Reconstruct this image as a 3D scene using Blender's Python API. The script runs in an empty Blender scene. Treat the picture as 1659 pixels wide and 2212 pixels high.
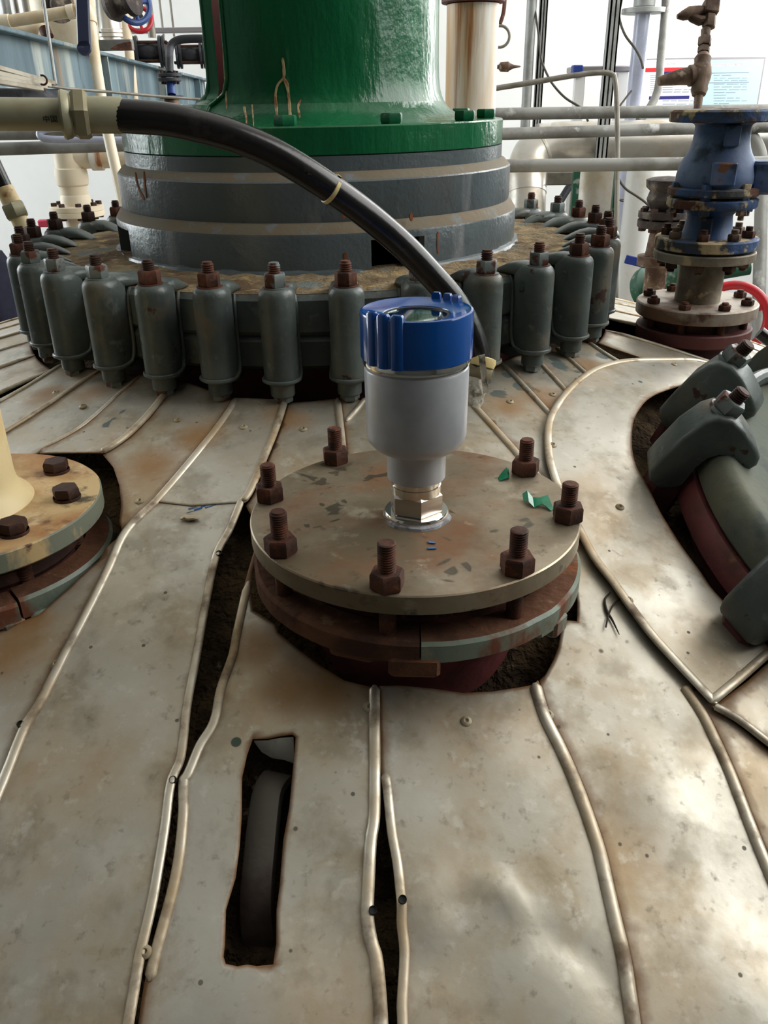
import bpy, bmesh, math, random
import numpy as np
from mathutils import Vector, Matrix, noise
from mathutils.geometry import delaunay_2d_cdt

random.seed(7)
scene = bpy.context.scene
COL = scene.collection
PI = math.pi
R_ = math.radians

# ---------------------------------------------------------------- camera
ZC = 1.30                                  # eye height above the platform floor
PITCH, ROLL, FPX = R_(26.5), R_(-1.0), 1790.0
IW, IH = 1659.0, 2212.0
FWD = Vector((0, math.cos(PITCH), -math.sin(PITCH)))
UP0 = Vector((0, math.sin(PITCH), math.cos(PITCH)))
RT0 = Vector((1, 0, 0))
RT = RT0 * math.cos(ROLL) + UP0 * math.sin(ROLL)
UP = UP0 * math.cos(ROLL) - RT0 * math.sin(ROLL)
CAM = Vector((0, 0, ZC))
cd = bpy.data.cameras.new('camera')
cam = bpy.data.objects.new('camera', cd)
COL.objects.link(cam)
m3 = Matrix((RT, UP, -FWD)).transposed()
cam.matrix_world = Matrix.Translation(CAM) @ m3.to_4x4()
cd.sensor_fit = 'VERTICAL'
cd.sensor_height = 24.0
cd.lens = FPX * 24.0 / IH
cd.clip_start = 0.02
cd.clip_end = 60
scene.camera = cam

# ---------------------------------------------------------------- light
scene.view_settings.view_transform = 'Standard'
scene.view_settings.look = 'None'
scene.view_settings.gamma = 1.0
scene.view_settings.exposure = 0.08
w = bpy.data.worlds.new('world')
scene.world = w
w.use_nodes = True
w.node_tree.nodes['Background'].inputs[0].default_value = (0.86, 0.93, 1.0, 1)
w.node_tree.nodes['Background'].inputs[1].default_value = 0.6

def area(name, loc, target, sx, sy, power, col=(1, 1, 1)):
    l = bpy.data.lights.new(name, 'AREA')
    l.shape = 'RECTANGLE'
    l.size, l.size_y = sx, sy
    l.energy = power
    l.color = col
    o = bpy.data.objects.new(name, l)
    COL.objects.link(o)
    d = Vector(target) - Vector(loc)
    o.location = loc
    o.rotation_euler = d.to_track_quat('-Z', 'Y').to_euler()
    return o
# daylight coming in through the windows of the hall
area('window_light_right', (3.12, 1.9, 3.2), (0.0, 1.9, 2.6), 4.4, 3.0, 215, (1.0, 0.98, 0.95))
area('window_light_right_back', (3.12, 4.75, 2.6), (0.0, 4.5, 2.2), 1.1, 3.0, 120, (1.0, 0.99, 0.97))
area('window_light_left_back', (-4.3, 3.6, 2.2), (0.0, 2.6, 1.4), 2.6, 2.6, 165, (0.93, 0.97, 1.0))

# ---------------------------------------------------------------- helpers
def ray(px, py):
    x, y = (px - IW / 2) / FPX, -(py - IH / 2) / FPX
    return RT * x + UP * y + FWD
def U(px, py, depth):
    """point on a picture ray at a real distance along the viewing axis"""
    return CAM + ray(px, py) * depth
def UZ(px, py, z):
    d = ray(px, py)
    return CAM + d * ((z - ZC) / d.z)
AX, AY = -0.105, 1.53                      # vertical axis of the vessel
DK, DZ = 4.77, ZC - 0.301
def zd(x, y):
    return DZ - ((x - AX) ** 2 + (y - AY) ** 2) / DK
def nd(x, y):
    return Vector((2 * (x - AX) / DK, 2 * (y - AY) / DK, 1)).normalized()
def UD(px, py):
    d = ray(px, py)
    A = (d.x ** 2 + d.y ** 2) / DK
    B = d.z - 2 * (AX * d.x + AY * d.y) / DK
    C = (AX * AX + AY * AY) / DK - 0.301 * -1
    D = B * B - 4 * A * C
    t = (-B - math.sqrt(D)) / (2 * A) if D > 0 else -B / (2 * A)
    p = CAM + d * t
    return Vector((p.x, p.y, zd(p.x, p.y)))
def catmull(pts, n=6):
    pts = [Vector(p) for p in pts]
    out = []
    for i in range(len(pts) - 1):
        p0 = pts[max(i - 1, 0)]; p1 = pts[i]; p2 = pts[i + 1]; p3 = pts[min(i + 2, len(pts) - 1)]
        for k in range(n):
            t = k / n
            out.append(0.5 * ((2 * p1) + (p2 - p0) * t + (2 * p0 - 5 * p1 + 4 * p2 - p3) * t * t + (3 * p1 - p0 - 3 * p2 + p3) * t ** 3))
    out.append(pts[-1].copy())
    return out
def PX(pts, n=5):
    """smooth picture polyline laid on the dome"""
    q = catmull([(a, b, 0) for a, b in pts], n)
    return [UD(v.x, v.y) for v in q]

class MB:
    def __init__(s):
        s.v = []; s.f = []; s.mi = []; s.cur = 0
    def mat(s, i):
        s.cur = i; return s
    def add(s, vs, fs, M=None):
        b = len(s.v)
        for v in vs:
            v = Vector(v)
            s.v.append(M @ v if M else v)
        for f in fs:
            s.f.append([b + i for i in f]); s.mi.append(s.cur)
        return s
    def lathe(s, prof, seg=48, M=None, a0=0.0, a1=2 * PI, close_ends=False):
        full = abs((a1 - a0) - 2 * PI) < 1e-6
        n = seg if full else seg + 1
        vs = []; fs = []
        for i in range(n):
            a = a0 + (a1 - a0) * i / seg
            c, sn = math.cos(a), math.sin(a)
            for r, z in prof:
                vs.append((r * c, r * sn, z))
        k = len(prof)
        for i in range(seg):
            j = (i + 1) % n
            for q in range(k - 1):
                a, b, c, d = i * k + q, j * k + q, j * k + q + 1, i * k + q + 1
                fs.append([a, b, c, d])
        if not full and close_ends:
            fs.append([q for q in range(k)][::-1])
            fs.append([(n - 1) * k + q for q in range(k)])
        # merge degenerate axis points is left to the cleaner
        return s.add(vs, fs, M)
    def box(s, x0, x1, y0, y1, z0, z1, M=None):
        vs = [(x0, y0, z0), (x1, y0, z0), (x1, y1, z0), (x0, y1, z0), (x0, y0, z1), (x1, y0, z1), (x1, y1, z1), (x0, y1, z1)]
        fs = [[0, 3, 2, 1], [4, 5, 6, 7], [0, 1, 5, 4], [1, 2, 6, 5], [2, 3, 7, 6], [3, 0, 4, 7]]
        return s.add(vs, fs, M)
    def cbox(s, x0, x1, y0, y1, z0, z1, c, M=None):
        """box with chamfered vertical and top/bottom edges"""
        o = [(x0 + c, y0), (x1 - c, y0), (x1, y0 + c), (x1, y1 - c), (x1 - c, y1), (x0 + c, y1), (x0, y1 - c), (x0, y0 + c)]
        cx, cy = (x0 + x1) / 2, (y0 + y1) / 2
        def ins(p):
            return (p[0] + (c if p[0] < cx else -c) * 0.8, p[1] + (c if p[1] < cy else -c) * 0.8)
        return s.loft([[(*ins(p), z0) for p in o], [(*p, z0 + c) for p in o], [(*p, z1 - c) for p in o], [(*ins(p), z1) for p in o]], M=M)
    def loft(s, rings, M=None, caps=True, closed=True):
        k = len(rings[0]); vs = [p for r in rings for p in r]; fs = []
        for i in range(len(rings) - 1):
            for q in range(k if closed else k - 1):
                a, b = i * k + q, i * k + (q + 1) % k
                fs.append([a, b, b + k, a + k])
        if caps:
            fs.append(list(range(k))[::-1])
            fs.append([(len(rings) - 1) * k + q for q in range(k)])
        return s.add(vs, fs, M)
    def prism(s, outline, z0, z1, M=None, ch=0.0):
        if ch <= 0:
            return s.loft([[(x, y, z0) for x, y in outline], [(x, y, z1) for x, y in outline]], M)
        cx = sum(p[0] for p in outline) / len(outline); cy = sum(p[1] for p in outline) / len(outline)
        def sh(p):
            d = Vector((p[0] - cx, p[1] - cy)); L = d.length
            d = d * ((L - ch) / L)
            return (cx + d.x, cy + d.y)
        i = [sh(p) for p in outline]
        return s.loft([[(x, y, z0) for x, y in i], [(x, y, z0 + ch) for x, y in outline], [(x, y, z1 - ch) for x, y in outline], [(x, y, z1) for x, y in i]], M)
    def hexa(s, r, z0, z1, M=None, rot=0.0, ch=None):
        """hex nut or bolt head: r to the corners, chamfered corners"""
        ch = r * 0.13 if ch is None else ch
        o = [(r * math.cos(rot + i * PI / 3), r * math.sin(rot + i * PI / 3)) for i in range(6)]
        t = [(r * .9 * math.cos(rot + i * PI / 3), r * .9 * math.sin(rot + i * PI / 3)) for i in range(6)]
        return s.loft([[(x, y, z0) for x, y in t], [(x, y, z0 + ch) for x, y in o], [(x, y, z1 - ch) for x, y in o], [(x, y, z1) for x, y in t]], M)
    def stud(s, r, z0, z1, pitch, M=None, seg=14, plain=None):
        """threaded rod"""
        prof = [(0, z0), (r * .8, z0)]
        z = z0
        if plain is not None:
            prof += [(r * .96, z0 + r * .2), (r * .96, plain)]; z = plain
        while z < z1 - pitch * .9:
            prof += [(r * .84, z), (r, z + pitch * .35), (r, z + pitch * .65), (r * .84, z + pitch * .98)]
            z += pitch
        prof += [(r * .8, z1), (0, z1)]
        return s.lathe(prof, seg, M)
    def tube(s, path, r, seg=12, caps=True, M=None, flat=None):
        path = [Vector(p) for p in path]
        n = len(path); rings = []
        T0 = (path[1] - path[0]).normalized()
        ref = Vector((0, 0, 1)) if abs(T0.z) < .9 else Vector((1, 0, 0))
        Nv = (ref - T0 * ref.dot(T0)).normalized()
        for i in range(n):
            T = (path[min(i + 1, n - 1)] - path[max(i - 1, 0)])
            T = T.normalized() if T.length > 1e-9 else T0
            Nv = (Nv - T * Nv.dot(T))
            Nv = Nv.normalized() if Nv.length > 1e-6 else T.orthogonal().normalized()
            B = T.cross(Nv)
            rr = r[i] if isinstance(r, (list, tuple)) else r
            fl = flat or 1.0
            rings.append([path[i] + (Nv * math.cos(2 * PI * k / seg) * fl + B * math.sin(2 * PI * k / seg)) * rr for k in range(seg)])
        return s.loft(rings, M, caps=caps)
    def cyl(s, p0, p1, r0, r1=None, seg=20, ch=0.0):
        p0, p1 = Vector(p0), Vector(p1); L = (p1 - p0).length
        r1 = r0 if r1 is None else r1
        M = Matrix.Translation(p0) @ (p1 - p0).to_track_quat('Z', 'Y').to_matrix().to_4x4()
        return s.lathe([(0, 0), (r0 - ch, 0), (r0, ch), (r1, L - ch), (r1 - ch, L), (0, L)], seg, M)
    def torus(s, R, r, M=None, seg=32, sub=10, a0=0.0, a1=2 * PI):
        return s.lathe([(R + r * math.cos(t), r * math.sin(t)) for t in [2 * PI * k / sub for k in range(sub + 1)]], seg, M, a0, a1)
    def bead(s, path, wd, ht, seg=7, nf=None, lift=0.0, taper=True):
        """half-round rolled seam on the dome"""
        n = len(path); rings = []
        for i in range(n):
            p = path[i]
            T = (path[min(i + 1, n - 1)] - path[max(i - 1, 0)]).normalized()
            N = nf(p) if nf else nd(p.x, p.y)
            S = T.cross(N).normalized()
            e = 0.35 if taper and i in (0, n - 1) else 1.0
            rings.append([p + N * lift + S * (math.cos(a) * wd * e) + N * (math.sin(a) * ht * e) for a in [PI * (-.12 + 1.24 * k / seg) for k in range(seg + 1)]])
        return s.loft(rings, caps=True, closed=False)

WM = {}                                    # world matrices of the things
def kindly(o, label=None, cat=None, group=None, kind=None):
    if label: o['label'] = label
    if cat: o['category'] = cat
    if group: o['group'] = group
    if kind: o['kind'] = kind
    return o
def thing(name, label, cat, loc=(0, 0, 0), rotz=0.0, group=None, M=None, kind=None):
    o = bpy.data.objects.new(name, None)
    o.empty_display_size = 0.02
    COL.objects.link(o)
    M = Matrix.Translation(Vector(loc)) @ Matrix.Rotation(rotz, 4, 'Z') if M is None else M
    o.matrix_world = M
    WM[o.name] = M
    kindly(o, label, cat, group, kind)
    return o
def obj(name, mb, mats, parent=None, world=False, sharp=35.0, label=None, merge=True, weld=1e-5, cat=None, group=None, kind=None, flat=False):
    me = bpy.data.meshes.new(name)
    vs = mb.v
    if world and parent is not None:
        Pm = WM[parent.name] if parent.name in WM else Matrix()
        inv = Pm.inverted()
        vs = [inv @ v for v in vs]
    me.from_pydata([tuple(v) for v in vs], [], mb.f)
    mats = mats if isinstance(mats, (list, tuple)) else [mats]
    for m in mats:
        me.materials.append(m)
    if len(mats) > 1:
        me.polygons.foreach_set('material_index', mb.mi)
    if merge:
        bm = bmesh.new(); bm.from_mesh(me)
        bmesh.ops.remove_doubles(bm, verts=bm.verts, dist=weld)
        bmesh.ops.dissolve_degenerate(bm, edges=bm.edges, dist=1e-7)
        bmesh.ops.recalc_face_normals(bm, faces=bm.faces)
        bm.to_mesh(me); bm.free()
    if not flat:
        me.polygons.foreach_set('use_smooth', [True] * len(me.polygons))
        me.set_sharp_from_angle(angle=R_(sharp))
    me.update()
    o = bpy.data.objects.new(name, me)
    COL.objects.link(o)
    if parent is not None:
        o.parent = parent
        WM[o.name] = (WM[parent.name] if parent.name in WM else Matrix())
    else:
        WM[o.name] = Matrix()
    kindly(o, label, cat, group, kind)
    return o
def rebase(o, loc):
    """move a one-mesh thing's origin to its base without moving it"""
    loc = Vector(loc)
    o.data.transform(Matrix.Translation(-loc))
    o.location = loc
    WM[o.name] = Matrix.Translation(loc)
    return o
def dup(root, M=None, label=None, group=None):
    r = root.copy(); COL.objects.link(r)
    if M is not None:
        r.matrix_world = M; WM[r.name] = M
    if label: r['label'] = label
    if group: r['group'] = group
    for ch in list(root.children):
        c = ch.copy(); COL.objects.link(c); c.parent = r
        for g in list(ch.children):
            d = g.copy(); COL.objects.link(d); d.parent = c
    return r
def omat(o, m):
    o.material_slots[0].link = 'OBJECT'
    o.material_slots[0].material = m
def frame(origin, zaxis, xhint=(1, 0, 0)):
    z = Vector(zaxis).normalized(); x = Vector(xhint); x = (x - z * x.dot(z)).normalized(); y = z.cross(x)
    M = Matrix((x, y, z)).transposed().to_4x4(); M.translation = Vector(origin)
    return M
_txt = {}
def text_mesh(body, size, extrude=0.0):
    c = bpy.data.curves.new('lettering', 'FONT')
    c.body = body; c.size = size; c.extrude = extrude; c.align_x = 'CENTER'; c.align_y = 'CENTER'
    c.resolution_u = 2
    o = bpy.data.objects.new('lettering', c); COL.objects.link(o)
    bpy.context.view_layer.update()
    dg = bpy.context.evaluated_depsgraph_get()
    me = bpy.data.meshes.new_from_object(o.evaluated_get(dg))
    vs = [v.co.copy() for v in me.vertices]; fs = [list(p.vertices) for p in me.polygons]
    bpy.data.objects.remove(o); bpy.data.curves.remove(c); bpy.data.meshes.remove(me)
    return vs, fs

# ---------------------------------------------------------------- materials
def srgb(r, g, b):
    def f(c):
        c /= 255.0
        return c / 12.92 if c <= .04045 else ((c + .055) / 1.055) ** 2.4
    return (f(r), f(g), f(b))
def L(c, s, lo, hi, d=4.0, st=(1, 1, 1), m=None, r=None, typ='noise', amt=1.0, attr=None, dist=0.0, rg=.6):
    return dict(c=c, s=s, lo=lo, hi=hi, d=d, st=st, m=m, r=r, typ=typ, amt=amt, attr=attr, dist=dist, rg=rg)
def MAT(name, base, rough=.5, metal=0.0, layers=(), bump=None, coat=0.0, trans=0.0, ior=1.45, rvar=0.0, spec=.5):
    m = bpy.data.materials.new(name)
    m.use_nodes = True
    nt = m.node_tree; N = nt.nodes; K = nt.links
    for n in list(N):
        N.remove(n)
    out = N.new('ShaderNodeOutputMaterial')
    bs = N.new('ShaderNodeBsdfPrincipled')
    K.new(bs.outputs[0], out.inputs[0])
    tc = N.new('ShaderNodeTexCoord'); oi = N.new('ShaderNodeObjectInfo')
    mul = N.new('ShaderNodeMath'); mul.operation = 'MULTIPLY'; mul.inputs[1].default_value = 17.0
    K.new(oi.outputs['Random'], mul.inputs[0])
    va = N.new('ShaderNodeVectorMath'); va.operation = 'ADD'
    K.new(tc.outputs['Object'], va.inputs[0]); K.new(mul.outputs[0], va.inputs[1])
    vec = va.outputs[0]
    def rgb(c):
        return (c[0], c[1], c[2], 1)
    cn = N.new('ShaderNodeRGB'); cn.outputs[0].default_value = rgb(base); col = cn.outputs[0]
    vn = N.new('ShaderNodeValue'); vn.outputs[0].default_value = rough; rgh = vn.outputs[0]
    vm = N.new('ShaderNodeValue'); vm.outputs[0].default_value = metal; met = vm.outputs[0]
    def mapped(st):
        if st == (1, 1, 1):
            return vec
        mp = N.new('ShaderNodeVectorMath'); mp.operation = 'MULTIPLY'
        mp.inputs[1].default_value = st
        K.new(vec, mp.inputs[0]); return mp.outputs[0]
    for l in layers:
        if l['typ'] == 'voronoi':
            t = N.new('ShaderNodeTexVoronoi'); t.inputs['Scale'].default_value = l['s']
            K.new(mapped(l['st']), t.inputs['Vector']); fac = t.outputs['Distance']
        else:
            t = N.new('ShaderNodeTexNoise'); t.inputs['Scale'].default_value = l['s']
            t.inputs['Detail'].default_value = l['d']; t.inputs['Roughness'].default_value = l['rg']
            t.inputs['Distortion'].default_value = l['dist']
            K.new(mapped(l['st']), t.inputs['Vector']); fac = t.outputs[0]
        if l['attr']:
            at = N.new('ShaderNodeAttribute'); at.attribute_name = l['attr']
            a1 = N.new('ShaderNodeMath'); a1.operation = 'MULTIPLY_ADD'
            a1.inputs[1].default_value = 0.5
            K.new(fac, a1.inputs[0]); K.new(at.outputs['Fac'], a1.inputs[2]); fac = a1.outputs[0]
        mr = N.new('ShaderNodeMapRange'); mr.clamp = True
        mr.inputs[1].default_value = l['lo']; mr.inputs[2].default_value = l['hi']
        mr.inputs[3].default_value = 0.0; mr.inputs[4].default_value = l['amt']
        K.new(fac, mr.inputs[0]); mk = mr.outputs[0]
        mx = N.new('ShaderNodeMix'); mx.data_type = 'RGBA'
        K.new(mk, mx.inputs[0]); K.new(col, mx.inputs[6]); mx.inputs[7].default_value = rgb(l['c']); col = mx.outputs[2]
        if l['r'] is not None:
            q = N.new('ShaderNodeMix'); q.data_type = 'FLOAT'
            K.new(mk, q.inputs[0]); K.new(rgh, q.inputs[2]); q.inputs[3].default_value = l['r']; rgh = q.outputs[0]
        if l['m'] is not None:
            q = N.new('ShaderNodeMix'); q.data_type = 'FLOAT'
            K.new(mk, q.inputs[0]); K.new(met, q.inputs[2]); q.inputs[3].default_value = l['m']; met = q.outputs[0]
    if rvar:
        t = N.new('ShaderNodeTexNoise'); t.inputs['Scale'].default_value = 25; t.inputs['Detail'].default_value = 5
        K.new(vec, t.inputs['Vector'])
        a = N.new('ShaderNodeMath'); a.operation = 'MULTIPLY_ADD'; a.inputs[1].default_value = rvar; a.use_clamp = True
        K.new(t.outputs[0], a.inputs[0])
        s2 = N.new('ShaderNodeMath'); s2.operation = 'SUBTRACT'; s2.inputs[1].default_value = rvar * .5
        K.new(rgh, s2.inputs[0]); K.new(s2.outputs[0], a.inputs[2]); rgh = a.outputs[0]
    K.new(col, bs.inputs['Base Color']); K.new(rgh, bs.inputs['Roughness']); K.new(met, bs.inputs['Metallic'])
    bs.inputs['IOR'].default_value = ior
    bs.inputs['Specular IOR Level'].default_value = spec
    if coat: bs.inputs['Coat Weight'].default_value = coat; bs.inputs['Coat Roughness'].default_value = .12
    if trans: bs.inputs['Transmission Weight'].default_value = trans
    if bump:
        prev = None
        for bb in bump:
            sc, stg, dd = bb[:3]
            t = N.new('ShaderNodeTexNoise'); t.inputs['Scale'].default_value = sc; t.inputs['Detail'].default_value = 4
            K.new(mapped(bb[3]) if len(bb) > 3 else vec, t.inputs['Vector'])
            b = N.new('ShaderNodeBump'); b.inputs['Strength'].default_value = stg; b.inputs['Distance'].default_value = dd
            K.new(t.outputs[0], b.inputs['Height'])
            if prev is not None: K.new(prev, b.inputs['Normal'])
            prev = b.outputs[0]
        K.new(prev, bs.inputs['Normal'])
    return m

RUST = srgb(92, 52, 34); RUSTD = srgb(58, 36, 28); RUSTO = srgb(150, 84, 40); DIRT = srgb(110, 92, 66); PRIMER = srgb(98, 52, 50)
m_alu = MAT('weathered_aluminium', srgb(197, 193, 182), .42, .8, [
    L(srgb(164, 157, 140), 3.5, .36, .66, 6, m=.6, r=.48, amt=.8),
    L(srgb(164, 130, 80), 5.5, .46, .72, 8, m=.3, r=.6, amt=.75),
    L(srgb(130, 119, 98), 17.0, .51, .64, 8, m=.55, r=.5, amt=.48),
    L(srgb(156, 136, 100), 11.0, .56, .62, 6, m=.5, r=.52, amt=.30, dist=.6),
    L(srgb(220, 217, 207), 14.0, .56, .68, 7, m=.75, r=.5, amt=.30),
    L(srgb(216, 212, 202), 55.0, .58, .68, 6, m=.75, r=.52, amt=.35),
    L(srgb(104, 92, 70), 80.0, .60, .74, 5, m=.3, r=.6, amt=.5),
    L(srgb(112, 76, 38), 34.0, .50, .95, 6, m=.1, r=.75, amt=.95, attr='edge'),
    L(srgb(90, 100, 98), 22.0, .80, .84, 4, m=0, r=.45, attr='paint', dist=.5),
    L(srgb(144, 104, 56), 14.0, .65, 1.0, 7, m=.15, r=.7, amt=.8, attr='rusty'),
    L(srgb(62, 54, 36), 27.0, .060, .042, typ='voronoi', m=.0, r=.55, amt=.8),
    L(srgb(84, 76, 48), 9.0, .050, .042, typ='voronoi', m=.0, r=.5, amt=.85),
    L(srgb(36, 62, 50), 5.5, .030, .025, typ='voronoi', m=.0, r=.5, amt=.95),
], bump=[(9, .2, .004), (34, .2, .0015), (120, .18, .0007)], rvar=.28)
m_bead = MAT('aluminium_seam', srgb(204, 196, 180), .44, .75, [
    L(srgb(168, 140, 98), 9.0, .42, .66, 6, m=.25, r=.65, amt=.85),
    L(srgb(100, 74, 46), 26.0, .52, .68, 6, m=.1, r=.75, amt=.75)], bump=[(60, .3, .002)], rvar=.25)
m_rivet = MAT('rivet_aluminium', srgb(168, 156, 132), .6, .3, [L(srgb(130, 110, 78), 60, .45, .7, m=.2)])
m_insul = MAT('old_insulation', srgb(92, 76, 54), .95, 0, [
    L(srgb(48, 38, 28), 14, .42, .62, 8), L(srgb(140, 126, 100), 40, .6, .75, 8)], bump=[(40, .9, .02), (160, .7, .006)], spec=.1)
m_grey = MAT('grey_green_paint', srgb(88, 97, 94), .38, 0, [
    L(srgb(68, 75, 73), 10, .38, .60, 6),
    L(srgb(112, 100, 80), 14, .54, .72, 7, r=.75, amt=.7),
    L(srgb(124, 132, 128), 40, .60, .70, 6, amt=.5),
    L(srgb(64, 42, 36), 24, .645, .675, 6, r=.8)], bump=[(50, .3, .003), (200, .2, .0008)], rvar=.25)
m_lid = MAT('dusty_lid_paint', srgb(96, 102, 92), .7, 0, [L(srgb(112, 108, 88), 7, .45, .7, 7), L(srgb(74, 80, 76), 12, .52, .66, 6), L(srgb(96, 66, 48), 22, .68, .71, 6)], bump=[(30, .3, .003), (120, .3, .0012)], spec=.25)
m_greyd = MAT('drum_grey_paint', srgb(90, 99, 103), .30, 0, [
    L(srgb(78, 87, 89), 6, .38, .62, 6, st=(1, 1, .4)),
    L(srgb(176, 174, 178), 16, .58, .70, 7, st=(1, 1, .2), amt=.3, r=.6),
    L(srgb(84, 84, 82), 9, .60, .70, 7, st=(1, 1, .3), amt=.6),
    L(srgb(128, 76, 46), 11, .68, .72, 7, st=(1, 1, .35), r=.8, amt=.8)], bump=[(40, .3, .003), (160, .35, .0012)], rvar=.15)
m_ledge = MAT('dusty_paint', srgb(116, 108, 92), .8, 0, [L(srgb(120, 104, 82), 18, .42, .7, 6), L(srgb(118, 124, 126), 30, .6, .7, 5)], bump=[(120, .3, .002)])
m_dusttop = MAT('dirty_cover_top', srgb(134, 118, 92), .92, 0, [
    L(srgb(92, 74, 54), 16, .4, .6, 7), L(srgb(176, 150, 104), 34, .55, .7, 6), L(srgb(130, 76, 42), 10, .66, .74, 6), L(srgb(104, 110, 106), 7, .58, .64, 6)],
    bump=[(50, .8, .008), (200, .5, .003)], spec=.2)
m_green = MAT('green_enamel', srgb(20, 100, 60), .2, 0, [
    L(srgb(12, 80, 47), 6, .4, .65, 5, st=(1, 1, .3)),
    L(srgb(84, 146, 108), 34, .66, .78, 6, st=(1, 1, .2), amt=.5),
    L(srgb(196, 172, 128), 15, .745, .755, 6, st=(1, 1, .16), r=.7)],
    bump=[(16, .35, .006), (55, .45, .004, (1, 1, .22)), (150, .25, .002)], rvar=.12)
m_greenb = MAT('green_bolt_paint', srgb(20, 100, 64), .3, 0, [L(srgb(14, 74, 46), 40, .4, .7)], bump=[(120, .3, .002)])
m_primer = MAT('red_brown_primer', PRIMER, .6, 0, [L(srgb(70, 42, 38), 14, .42, .66, 6), L(srgb(120, 78, 62), 30, .62, .76, 6)], bump=[(80, .4, .002)])
m_neck = MAT('nozzle_primer', srgb(112, 58, 58), .55, 0, [L(srgb(74, 46, 38), 16, .45, .64, 6), L(srgb(128, 92, 66), 34, .64, .74, 6)], bump=[(60, .5, .003)])
m_rust = MAT('rusty_steel', RUST, .75, .15, [L(RUSTD, 50, .42, .62, 6), L(srgb(134, 78, 48), 90, .58, .72, 5, amt=.8)], bump=[(180, .6, .0012)])
m_rustd = MAT('dark_rusty_steel', RUSTD, .7, .2, [L(srgb(84, 50, 36), 60, .5, .7, 6)], bump=[(180, .5, .0012)])
m_nutp = MAT('painted_nut', srgb(106, 114, 112), .45, 0, [L(srgb(88, 52, 38), 40, .52, .58, 5, r=.8)], bump=[(150, .3, .001)])
m_steel = MAT('stained_stainless_plate', srgb(176, 163, 142), .42, .8, [
    L(srgb(108, 93, 70), 5, .36, .58, 8, m=.5, r=.55, amt=.85),
    L(srgb(122, 78, 44), 8, .52, .66, 8, m=.2, r=.68, amt=.75),
    L(srgb(62, 58, 46), 15, .585, .605, 3, m=.3, r=.36, amt=.75, dist=.7),
    L(srgb(196, 186, 166), 18, .58, .66, 8, m=.75, amt=.5),
    L(srgb(70, 56, 40), 60, .60, .70, 6, m=.2, r=.6, amt=.6),
    L(srgb(214, 206, 190), 40.0, .035, .02, typ='voronoi', m=0, r=.7, amt=.6)], bump=[(40, .15, .001), (160, .15, .0006)], rvar=.25)
m_ringrust = MAT('rusty_split_ring', srgb(104, 70, 50), .85, 0, [
    L(srgb(70, 46, 36), 12, .44, .62, 6), L(srgb(160, 140, 112), 40, .62, .76, 6, amt=.7), L(srgb(132, 78, 44), 18, .62, .72, 5)], bump=[(90, .8, .003)], spec=.25)
m_ringpaint = MAT('pale_green_ring_paint', srgb(112, 122, 108), .42, 0, [
    L(srgb(112, 66, 44), 14, .52, .60, 7, st=(1, 1, .5), r=.85), L(srgb(150, 138, 116), 30, .6, .72)], bump=[(80, .4, .002)])
m_blue = MAT('blue_gloss_enamel', srgb(2, 72, 148), .16, 0, [L(srgb(2, 64, 136), 12, .4, .7)], coat=.5, bump=[(260, .04, .0005)])
m_silverpaint = MAT('silver_grey_housing', srgb(186, 188, 193), .33, .25, [L(srgb(164, 166, 171), 16, .4, .7)], bump=[(420, .05, .0004)])
m_chrome = MAT('polished_steel', srgb(222, 218, 212), .13, 1.0, [], rvar=.08)
m_hex = MAT('machined_steel', srgb(206, 201, 194), .28, 1.0, [L(srgb(188, 180, 170), 30, .4, .7, st=(1, 1, 6))], rvar=.12)
m_glass = MAT('sight_glass', (.86, .95, .9), .02, 0, [], trans=1.0, ior=1.5)
m_dial = MAT('dial_plate', srgb(150, 162, 150), .5, 0, [L(srgb(90, 110, 98), 30, .48, .56)])
m_blackgap = MAT('black_seal_and_shade', srgb(24, 24, 24), .6)  # seals and print, plus painted shade of screw holes and drum interior
m_sealant = MAT('grey_sealant', srgb(150, 152, 158), .6, 0, [L(srgb(110, 110, 114), 120, .45, .6)], bump=[(200, .6, .002)])
m_hose = MAT('black_rubber_hose', srgb(28, 26, 26), .22, 0, [L(srgb(84, 80, 74), 14, .58, .8, 6, r=.55, amt=.6), L(srgb(150, 146, 140), 40, .72, .78, 5, r=.7, amt=.7)], bump=[(200, .1, .001)], rvar=.2)
m_fit = MAT('olive_zinc_fitting', srgb(156, 152, 126), .45, .35, [L(srgb(122, 102, 62), 9, .46, .7, 6, m=.05, r=.65), L(srgb(96, 84, 58), 26, .62, .74, 5)], bump=[(160, .15, .0006)], rvar=.15)
m_cream = MAT('cream_paint', srgb(228, 208, 160), .45, 0, [L(srgb(206, 158, 96), 9, .50, .74, 7, r=.65, amt=.8), L(srgb(160, 98, 52), 24, .66, .76, 7)], bump=[(90, .12, .001)])
m_creamfl = MAT('stained_cream_flange', srgb(196, 168, 122), .7, 0, [L(srgb(162, 114, 68), 9, .42, .62, 7), L(srgb(212, 190, 150), 16, .56, .68, 7), L(srgb(104, 70, 46), 26, .56, .70, 7, amt=.9), L(srgb(90, 82, 62), 14, .62, .68, 6)], bump=[(90, .3, .0015)])
m_fledge = MAT('grey_flange_edge', srgb(118, 122, 106), .6, 0, [L(srgb(196, 168, 120), 16, .52, .60, 6, st=(1, 1, .5), r=.7), L(srgb(92, 58, 40), 24, .60, .68, 6)], bump=[(90, .3, .0015)])
m_cream2 = MAT('cream_pipe_paint', srgb(236, 222, 196), .45, 0, [L(srgb(206, 176, 130), 7, .5, .75, 5), L(srgb(168, 104, 46), 20, .72, .78, 6)], bump=[(60, .1, .001)])
m_galv = MAT('galvanized_pipe', srgb(150, 150, 146), .6, .3, [L(srgb(112, 110, 104), 9, .42, .64, 6), L(srgb(190, 190, 188), 18, .6, .72, 6)], bump=[(80, .15, .001)])
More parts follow.
